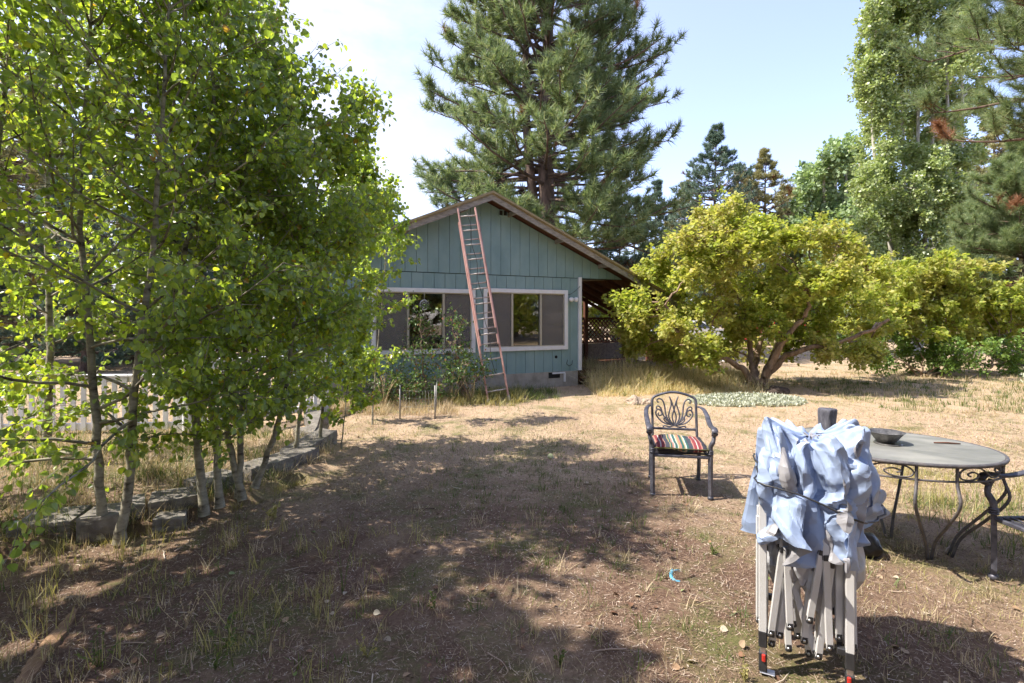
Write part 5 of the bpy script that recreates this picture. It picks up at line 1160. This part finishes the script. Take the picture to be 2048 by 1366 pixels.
shrub('second yellow-green maple bush behind the spreading maple, right of its crown', 1880, 14.4, [(1770, 600, 1), (1790, 570, .9), (1800, 560, 1), (1850, 545, 1), (1900, 540, 1), (1950, 560, 1), (1990, 590, .9), (2030, 600, .9), (1830, 610, 1), (1880, 600, 1.1), (1940, 620, 1.1), (2000, 640, 1), (1790, 640, .9), (1850, 655, 1), (1910, 660, 1), (1970, 670, 1), (2040, 650, 1), (1870, 570, 1), (1920, 590, 1), (1965, 600, 1), (1820, 580, .9), (1780, 610, .9), (1860, 630, 1), (2000, 615, 1)], .10, mapL, gm, .74, .48, 14, MAPLE, 17, 'maple_bush', 'bush')
shrub('low bright green shrub mass below the yellow maple bush', 1850, 13.9, [(1740, 700, .8), (1790, 690, 1), (1840, 695, 1), (1890, 700, 1), (1940, 705, 1), (1990, 700, 1), (2040, 700, 1), (1760, 725, .8), (1820, 725, .9), (1880, 730, .9), (1940, 735, .9), (2000, 735, .9), (1700, 690, .6), (2050, 735, .9)], .085, shrL, gm, .55, .36, 13, LEAF4, 15, 'shrub', 'shrub')
shrub('pale yellow bush seen through the porch lattice', 1205, 24, [(1150, 650, 1), (1180, 640, 1), (1210, 645, 1), (1240, 640, 1), (1170, 610, 1), (1200, 600, 1), (1230, 610, .9), (1260, 650, 1)], .16, mapL, gm, .8, .6, 9, QUAD, 10, 'shrub', 'shrub')
# tall poplar and the pale aspens behind it
def poplar():
    g = np.random.default_rng(44); Y = 24.0; b = Vector(at(1830, Y)); st = []; cl = []
    for k in range(7):
        x1 = 1745 + k * 30; st.append([b + Vector((g.uniform(-.2, .2), 0, 0)), P(1830 + (x1 - 1830) * .6, 480, Y=Y), P(x1, 250, Y=Y + g.uniform(-.5, .5)), P(x1 + (1830 - x1) * .2, -60, Y=Y)])
    for k in range(230):
        y = g.uniform(-140, 600); hw = np.interp(y, [-140, 0, 100, 250, 400, 600], [85, 110, 130, 125, 125, 120]); x = 1842 + g.uniform(-1, 1) * hw * .92; p = P(x, y, Y=Y + g.uniform(-1.9, 1.9)); s = g.uniform(.7, 1.1)
        cl.append((p.x, p.y, p.z, .42 * s, .42 * s, .95 * s, s))
    clumptree('poplar_tree', 'tall columnar poplar with small glinting leaves beyond the maples', b, st, cl, g, QUAD, .13, 24, popL, barkG, r0=.12, tw=11, jit=.22, limb_r=.035, twl=1.5)
poplar()
def pale(label, px_, Y, ty, w, seed):
    g = np.random.default_rng(seed); b = Vector(at(px_, Y)); st = []; cl = []
    for k in range(4):
        x1 = px_ + (k - 1.5) * w * .4; st.append([b + Vector((g.uniform(-.3, .3), 0, 0)), P(px_ + (x1 - px_) * .5, 560, Y=Y), P(x1, ty + 60, Y=Y), P(x1 + 4, ty + 15, Y=Y)])
    for k in range(55):
        y = ty + 12 + (620 - ty) * g.random() ** .9; hw = w * np.interp(y, [ty, ty + 60, ty + 150, 620], [.15, .6, 1, 1]); p = P(px_ + g.uniform(-1, 1) * hw, y, Y=Y + g.uniform(-2, 2)); s = g.uniform(.7, 1.1); cl.append((p.x, p.y, p.z, .9 * s, .9 * s, 1.1 * s, s))
    clumptree('pale_aspen', label, b, st, cl, g, QUAD, .28, 11, palL, barkG, r0=.16, tw=10, jit=.35, limb_r=.045, twl=2.2, group='pale aspens in the distance')
pale('pale grey-green aspen with white trunks, its rounded top the highest of the group', 1682, 36, 288, 60, 3)
pale('pale grey-green aspen standing left of the highest one, its top lower', 1625, 38, 335, 40, 4)
pale('pale aspen tucked between the highest pale aspen and the poplar', 1735, 40, 330, 45, 6)
# trees beyond and behind the camera that stand in the window reflections and close the view
shrub('yellow maple bush by the near right side of the yard, outside the frame', 0, 1, [(0, 0, 1)], .1, mapL, gm) if False else None
def offtree(label, x, y, h, lm, seed, r=2.4, name='maple_tree'):
    g = np.random.default_rng(seed); b = (x, y, 0); cl = []
    for k in range(26): a = g.random() * 6.28; q = r * g.random() ** .5; z = g.uniform(.25, 1) * h; s = g.uniform(.8, 1.2); cl.append((x + q * math.cos(a) * (1.15 - .4 * z / h), y + q * math.sin(a) * (1.15 - .4 * z / h), z, .8 * s, .8 * s, .6 * s, s))
    clumptree(name, label, b, [[(x, y, 0), (x + .3, y, h * .3), (x + .5, y + .3, h * .6)], [(x, y, 0), (x - .4, y, h * .3), (x - .7, y - .2, h * .6)]], cl, g, QUAD, .2, 6, lm, barkM, r0=.12, tw=9, jit=.2, twl=1.6)
offtree('yellow maple standing outside the frame opposite the windows', 10.5, 1.5, 4.6, mapL, 51)
offtree('yellow maple outside the frame, nearest the right windows', 6.5, -3.0, 4.4, mapL, 52)
for i, (x, y, s) in enumerate(((16, -4, 1.1), (11, -8, 1.2), (20, 2, 1.0), (5, -11, 1.3), (-2, -12, 1.1), (-9, -9, 1.2), (24, -8, 1.3), (15, -13, 1.4))):
    copy_tree((c1_, c2_)[i % 2], 'conifer outside the frame behind the viewer', (x, y, 0), (s * 1.3, s), i * 1.1, 'conifers outside the frame behind the viewer')
# ---------------------------------------------------------------- grasses, weeds, litter
dryG = leafmat('dry_grass', [(.36, .27, .16), (.48, .385, .25), (.60, .50, .35), (.40, .35, .17)], trans=.35, rough=.7, tint=(1.2, 1.1, .8))
yelG = leafmat('yellowing_grass', [(.24, .24, .08), (.36, .33, .12), (.48, .42, .20)], trans=.35, rough=.6, tint=(1.3, 1.2, .7))
grnG = leafmat('green_grass', [(.065, .10, .025), (.10, .145, .035), (.16, .19, .05)], trans=.35, rough=.55, tint=(1.4, 1.4, .6))
litM = leafmat('mulch_litter', [(.09, .055, .04), (.17, .11, .075), (.27, .185, .13), (.39, .30, .225), (.52, .44, .36)], trans=.05, rough=.9, pos=[0, .3, .6, .85, .98])
gg = np.random.default_rng(77)
def blades(name, x, y, h, w, lm, lean=.35, z=None, parent=None, K=3, g=gg, curl=.5):
    """arching blades, three segments each"""
    n = len(x); z = hgt(x, y) if z is None else z; a = g.random(n) * 6.283; ld = np.stack([np.cos(a), np.sin(a), np.zeros(n)], 1); le = np.abs(g.normal(0, lean, n))
    b = np.stack([x, y, z], 1); sd = np.stack([-np.sin(a + g.normal(0, .8, n)), np.cos(a), np.zeros(n)], 1); V = []
    for k in range(K + 1):
        u = k / K; c = b + ld * (h * le * (u + curl * u * u))[:, None] + np.array([0, 0, 1.]) * (h * (u - .35 * le * u * u))[:, None]; ww = w * (1 - u ** 1.5) * .5 + 1e-5
        if k < K: V += [c - sd * ww[:, None], c + sd * ww[:, None]]
        else: V.append(c)
    V = np.stack(V, 1); m = V.shape[1]; base = (np.arange(n) * m)[:, None]; F3 = base + np.array([[m - 3, m - 2, m - 1]]); F4 = [base + np.array([[2 * k, 2 * k + 1, 2 * k + 3, 2 * k + 2]]) for k in range(K - 1)]
    F4 = np.concatenate(F4) if F4 else np.zeros((0, 4), int)
    tri = np.concatenate([F3, F4[:, [0, 1, 2]], F4[:, [0, 2, 3]]]); return link(name, np_mesh(name, V.reshape(-1, 3), tri.astype(np.int64), False), lm, parent)
def spread(n, x0, x1, y0, y1, pw, g=gg):
    """points in the view wedge, denser near"""
    u = g.random(n); y = y0 * (y1 / y0) ** (u ** pw); x = g.uniform(-1, 1, n) * (y * 1.08 + .3); k = (x > x0) & (x < x1); return x[k], y[k]
def keep(x, y, p, g=gg): k = g.random(len(x)) < p; return x[k], y[k]
ex = lambda x, y: ~(((x > -5.2) & (y > 12.1 + (x - 1.57) * .475 - .1) & (x < 1.6)))
# mulch: chips, needles and bits of straw lying flat
x, y = spread(150000, -9, 9, 1.35, 9, .9)
n = len(x); a = gg.random(n) * 6.283; L_ = gg.uniform(.006, .030, n) * np.clip(y / 3, .8, 1.8); A = np.stack([np.cos(a), np.sin(a), gg.normal(0, .25, n)], 1)
o = leaves('litter', QUAD, np.stack([x, y, hgt(x, y) + .003 + .004 * gg.random(n)], 1), A, np.stack([gg.normal(0, .35, n), gg.normal(0, .35, n), np.ones(n)], 1), L_, litM, None, gg.uniform(.003, .007, n) * np.clip(y / 3, .8, 1.8)); tag(o, kind='stuff')
# pine needles and dry straws, longer and finer
x, y = spread(34000, -9, 9, 1.35, 8, .9); n = len(x); a = gg.random(n) * 6.283; A = np.stack([np.cos(a), np.sin(a), gg.normal(0, .12, n)], 1)
o = leaves('straw', TRI, np.stack([x, y, hgt(x, y) + .006], 1), A, np.stack([gg.normal(0, .3, n), gg.normal(0, .3, n), np.ones(n)], 1), gg.uniform(.03, .09, n), litM, None, .0028); tag(o, kind='stuff')
# thin lawn: green where watered, gold elsewhere
x, y = spread(210000, -14, 16, 1.4, 22, .75); ok = ex(x, y); x, y = x[ok], y[ok]
d = .5 + .5 * wav(x, y, 1.5, 1) + .35 * wav(x, y, 5.5, 3); far_ = np.clip((y - 4.2) / 2.2, 0, 1); rgt = np.clip((x - 1.6) / 1.0, 0, 1)
green = (gg.random(len(x)) < np.clip((wav(x, y, 1.2, 2) + 1.0 * np.exp(-((x - .1) / .9) ** 2) - .12), 0, 1) * (1.0 - .55 * far_))
pr = np.clip(.10 + .75 * d, .02, 1) * (.15 + .85 * np.maximum(far_, rgt)) + green * .35; k = gg.random(len(x)) < pr; x, y, green = x[k], y[k], green[k]
sz = np.clip(y / 4.5, .75, 2.4)
xx, yy = x[green], y[green]; s2 = sz[green]; tag(blades('green_grass', xx, yy, gg.uniform(.012, .045, len(xx)) * (1 + .25 * s2), .0034 * s2, grnG, .7, K=2), kind='stuff')
xx, yy = x[~green], y[~green]; s2 = sz[~green]; yl = gg.random(len(xx)) < .35 + .3 * wav(xx, yy, 1.7, 3)
tag(blades('dry_grass', xx[~yl], yy[~yl], gg.uniform(.010, .05, (~yl).sum()) * (1 + .2 * s2[~yl]), .0032 * s2[~yl], dryG, .9, K=2), kind='stuff')
tag(blades('yellow_grass', xx[yl], yy[yl], gg.uniform(.012, .05, yl.sum()) * (1 + .2 * s2[yl]), .0032 * s2[yl], yelG, .8, K=2), kind='stuff')
# tufts: taller clumps here and there
def tufted(name, cx, cy, per, rad, h, w, lm, lean=.4, g=gg, K=3):
    n = len(cx); x = np.repeat(cx, per) + g.normal(size=n * per) * np.repeat(rad, per) if hasattr(rad, '__len__') else np.repeat(cx, per) + g.normal(size=n * per) * rad; y = np.repeat(cy, per) + g.normal(size=n * per) * (np.repeat(rad, per) if hasattr(rad, '__len__') else rad)
    hh = np.repeat(h * g.uniform(.5, 1.2, n), per) * g.uniform(.5, 1.1, n * per); return tag(blades(name, x, y, hh, w * g.uniform(.7, 1.3, n * per), lm, lean, K=K), kind='stuff')
cx, cy = spread(480, -9, 9, 1.5, 9, .8); tufted('dry_tufts', cx, cy, 14, .025, .11, .0035, dryG, .45)
cx, cy = spread(1500, -6, 9, 1.5, 8, .8); kk = gg.random(len(cx)) < .15 + .85 * np.exp(-((cx - .15) / 1.0) ** 2) * (wav(cx, cy, 1.3, 2) > -.35); cx, cy = cx[kk], cy[kk]; tufted('green_tufts', cx, cy, 16, .03, .08, .004, grnG, .5)
cx = np.concatenate([np.interp(gg.random(70), [0, .3, .6, 1], [-3.9, -2.9, -2.3, -1.95])]); cy = np.interp(cx, [-3.9, -2.9, -2.3, -1.95], [3.3, 3.72, 4.45, 5.3]) - gg.uniform(.0, .10, 70); tufted('edge_grass', cx, cy, 12, .03, .10, .0038, yelG, .6)
# weedy left foreground and the bed behind the blocks
n = 300; cx = gg.uniform(-4.4, -.6, n); cy = gg.uniform(1.7, 3.9, n); k = (cy > 1.0) & (gg.random(n) < .35 + .65 * (-cx / 4.4)); tufted('weeds', cx[k], cy[k], 13, .03, .17, .0038, yelG, .35)
n = 900; cx = gg.uniform(-9, -1.9, n); cy = gg.uniform(3.2, 6.8, n); k = in_poly(cx, cy, BED); tufted('bed_grass', cx[k], cy[k], 18, .06, .19, .0045, dryG, .6)
n = 700; cx = gg.uniform(-9, -1.9, n); cy = gg.uniform(3.2, 6.8, n); k = in_poly(cx, cy, BED); tufted('bed_green_grass', cx[k], cy[k], 18, .05, .22, .0045, grnG, .5)
# tall dry grass between porch and maple
n = 3800; u = gg.random(n); cx = gg.uniform(1.75, 6.2, n); cy = gg.uniform(10.3, 13.6, n); edge = 10.45 + .25 * np.sin(cx * 2.3) + .6 * np.clip((cx - 4.2) / 2, 0, 1) * 1.0
k = (cy > edge) & ~((np.hypot(cx - 5.75, cy - 11.7) < .75)); cx, cy = cx[k], cy[k]
tufted('tall_dry_grass', cx, cy, 10, .05, .62 * np.clip(.55 + .5 * (cy - 10.4), .35, 1), .009, dryG, .28) if False else None
hh = .50 * np.clip(.40 + .5 * (cy - 10.4), .25, 1) * np.clip(1.15 - .12 * (cx - 1.8), .5, 1) * (1 + .45 * wav(cx, cy, 3.1, 2)); kk = gg.random(len(cx)) < .35 + .65 * (wav(cx, cy, 2.0, 3) > -.3); cx, cy, hh = cx[kk], cy[kk], hh[kk]; per = 7
def tall(name, cx, cy, hh, lm, sel):
    x = np.repeat(cx[sel], per) + gg.normal(size=sel.sum() * per) * .05; y = np.repeat(cy[sel], per) + gg.normal(size=sel.sum() * per) * .05; h = np.repeat(hh[sel], per) * gg.uniform(.3, 1.35, len(x)); tag(blades(name, x, y, h, .010 * gg.uniform(.6, 1.2, len(x)), lm, .5, K=3), kind='stuff')
strG = leafmat('tall_straw', [(.56, .46, .26), (.68, .58, .36), (.76, .68, .47), (.56, .54, .27)], trans=.5, rough=.7, tint=(1.2, 1.1, .8))
hh = hh * (.45 + .55 * np.clip((cy - 10.4) / .8, 0, 1)); r_ = gg.random(len(cx)); tall('tall_dry_grass', cx, cy, hh, strG, r_ < .80); tall('tall_yellow_grass', cx, cy, hh, yelG, (r_ >= .80) & (r_ < .94)); tall('tall_green_grass', cx, cy, hh * 1.12, grnG, r_ >= .94)
# long grass under the table, at the right edge and by the far shrubs
def patch(n, x0, x1, y0, y1, h, w, lm, per_=14, name='long_grass'):
    cx = gg.uniform(x0, x1, n); cy = gg.uniform(y0, y1, n); tufted(name, cx, cy, per_, .05, h, w, lm, .5)
patch(60, 3.1, 4.6, 3.3, 5.4, .22, .0045, yelG); patch(70, 3.3, 4.4, 3.3, 4.4, .20, .0045, grnG); patch(150, 2.4, 5.5, 3.6, 6.5, .13, .0045, dryG)
patch(500, 6.5, 15, 8.5, 13.2, .14, .009, grnG); patch(700, 6.5, 16, 8.0, 15, .14, .009, dryG); patch(400, -3.6, .2, 9.2, 11, .28, .007, yelG); patch(260, -2.5, .9, 9.8, 11.3, .20, .007, grnG)
patch(260, -3.2, -.9, 8.3, 9.6, .22, .006, dryG)
# silver ground cover by the maple
silv = leafmat('silver_foliage', [(.34, .36, .29), (.44, .46, .38), (.52, .53, .44)], trans=.2, rough=.8)
n = 9000; a = gg.random(n) * 6.283; q = gg.random(n) ** .5; x = 4.45 + 1.1 * q * np.cos(a); y = 9.75 + .62 * q * np.sin(a); nz = .5 + .5 * wav(x, y, 4, 1); k = nz > .18; x, y, nz, q = x[k], y[k], nz[k], q[k]
hh = .11 * nz * (1 - q ** 4) + .03; z = hgt(x, y) + hh * gg.random(len(x)); o = leaves('silver_ground_cover', LEAF4, np.stack([x, y, z], 1), unit(rdir(len(x), gg) + np.array([0, 0, .7])), rdir(len(x), gg), gg.uniform(.03, .06, len(x)), silv); tag(o, kind='stuff')
n = 3000; x = gg.uniform(12.4, 14.5, n); y = gg.uniform(10.9, 12.6, n); o = leaves('pale_weeds', LEAF4, np.stack([x, y, hgt(x, y) + .35 * gg.random(n)], 1), unit(rdir(n, gg) + np.array([0, 0, .9])), rdir(n, gg), gg.uniform(.05, .09, n), silv); tag(o, kind='stuff')
# fallen leaves and pale chips
x, y = spread(450, -6, 6, 1.5, 7, .9); n = len(x); o = leaves('fallen_leaves', ASPEN, np.stack([x, y, hgt(x, y) + .010], 1), unit(np.stack([gg.normal(size=n), gg.normal(size=n), .15 * gg.normal(size=n)], 1)), unit(np.stack([.4 * gg.normal(size=n), .4 * gg.normal(size=n), np.ones(n)], 1)), gg.uniform(.018, .04, n), leafmat('dry_leaf', [(.10, .05, .03), (.22, .12, .07), (.30, .20, .12), (.42, .36, .28), (.16, .22, .06)], trans=.1, rough=.8, pos=[0, .4, .75, .93, .98])); tag(o, kind='stuff')
# twigs on the ground
n = 160; x, y = spread(n, -5, 5, 1.6, 6, .9); n = len(x); a = gg.random(n) * 6.283; T_ = curve(np.stack([x, y, hgt(x, y) + .012], 1), np.stack([np.cos(a), np.sin(a), 0 * a], 1), gg.uniform(.06, .22, n), 5, gg, .18); T_[:, :, 2] = hgt(T_[:, :, 0], T_[:, :, 1]) + .012
V, F = tubes('', T_, .0035 * np.linspace(1, .5, 5)[None] * gg.uniform(.6, 1.4, (n, 1)), None, None, 5); o = link('twigs', np_mesh('twigs', V, F, True), litM); tag(o, kind='stuff')
# ---------------------------------------------------------------- single plants
def weed(label, p, h, g, lm=grnG, n=5, leaf=.02, name='weed', stem=.002, lv=14, cat='weed', spread_=.35):
    t = thing(name, label, cat, p, 0); d = unit(np.stack([g.normal(0, spread_, n), g.normal(0, spread_, n), np.ones(n)], 1)); B = curve(np.zeros((n, 3)), d, h * g.uniform(.6, 1.1, n), 7, g, .10)
    join_tubes('stem', [(B, stem * np.linspace(1, .4, 7)[None] * np.ones((n, 1)), 4)], lm, t); tt = g.uniform(.15, 1, (n, lv)); Pn, D = along(B, tt); Pn = Pn.reshape(-1, 3); D = D.reshape(-1, 3)
    leaves('foliage', LEAF4, Pn, unit(D * .4 + rdir(len(Pn), g)), rdir(len(Pn), g), leaf * g.uniform(.6, 1.3, len(Pn)), lm, t); return t
gw = np.random.default_rng(12)
for (x, y, h, lb, lm, lf) in ((430, 1345, .17, 'small seeding green weed near the lower edge, with pale pods', grnG, .012), (460, 1300, .14, 'leafy green weed just above the seeding one', grnG, .022), (195, 1330, .20, 'feathery green weed beside the broken board', grnG, .016), (735, 1320, .16, 'yellow-green weed in the dappled light at the lower edge', yelG, .014),
    (370, 1260, .22, 'dry orange-tipped weed in the middle of the shaded dirt', dryG, .014), (500, 1200, .22, 'leaning grassy weed left of the bare dirt', yelG, .010), (685, 1190, .30, 'tall thin green weed arching over the bare dirt', grnG, .008), (548, 1040, .16, 'pale yellow mullein-like weed at the foot of the stone edging', yelG, .030), (320, 920, .28, 'dusty green weed in the bed before the picket fence', grnG, .03), (870, 1220, .10, 'low green weed on the mulch', grnG, .014), (1120, 1330, .09, 'small green weed at the bottom centre', grnG, .014), (1425, 1105, .07, 'bright green weed tuft left of the canopy', grnG, .016), (1490, 1360, .10, 'yellow-green weed at the canopy foot', yelG, .012)):
    p = P(x, y, z=0); weed(lb, (p.x, p.y, float(hgt(p.x, p.y))), h, gw, lm, 5, lf)
for (x, y, h, lb) in ((905, 808, .85, 'dead pale stalks of a tall weed left of the ladder'), (985 - 15, 800, .0, ''), (838, 812, .0, ''), (945, 806, .62, 'dead pale stalk cluster nearest the ladder foot'), (770, 820, .70, 'dead thin weed stalks at the wire cage')):
    if h: p = P(x, y, z=0); weed(lb, (p.x, p.y, 0), h, gw, dryG, 6, .03, 'dead_stalk', .008, 10, 'weed stalks', .16)
# shrubs before the left window
shr2 = leafmat('window_shrub_leaf', [(.055, .11, .03), (.085, .155, .04), (.13, .20, .05), (.24, .10, .05)], trans=.35, rough=.4, pos=[0, .45, .85, .985], tint=(1.4, 1.4, .6))
gs = np.random.default_rng(61)
shrub('leafy shrub with a tall spray reaching up the left window', 850, 9.6, [(840, 640, .45), (855, 690, .6), (830, 720, .7), (870, 730, .7), (800, 740, .8), (845, 765, .8), (880, 770, .7), (815, 780, .7), (865, 660, .35), (850, 615, .3)], .055, shr2, gs, .34, .30, 8, LEAF4, 9, dy=.35, lr=.010, nst=4)
shrub('bushy shrub with bright tips between the window and the ladder', 925, 9.8, [(905, 690, .5), (925, 710, .6), (900, 720, .7), (940, 730, .7), (910, 750, .8), (955, 755, .6), (930, 770, .6), (968, 745, .5), (905, 640, .3), (915, 668, .35), (890, 745, .7)], .055, shr2, gs, .32, .28, 8, LEAF4, 9, dy=.35, lr=.010, nst=4)
shrub('dark low shrub inside the wire cage', 790, 9.4, [(770, 760, .8), (800, 775, .8), (830, 785, .8), (760, 790, .7), (860, 790, .7), (740, 770, .8), (730, 740, .7)], .05, shr2, gs, .32, .26, 9, LEAF4, 10, dy=.4, lr=.010, nst=4)
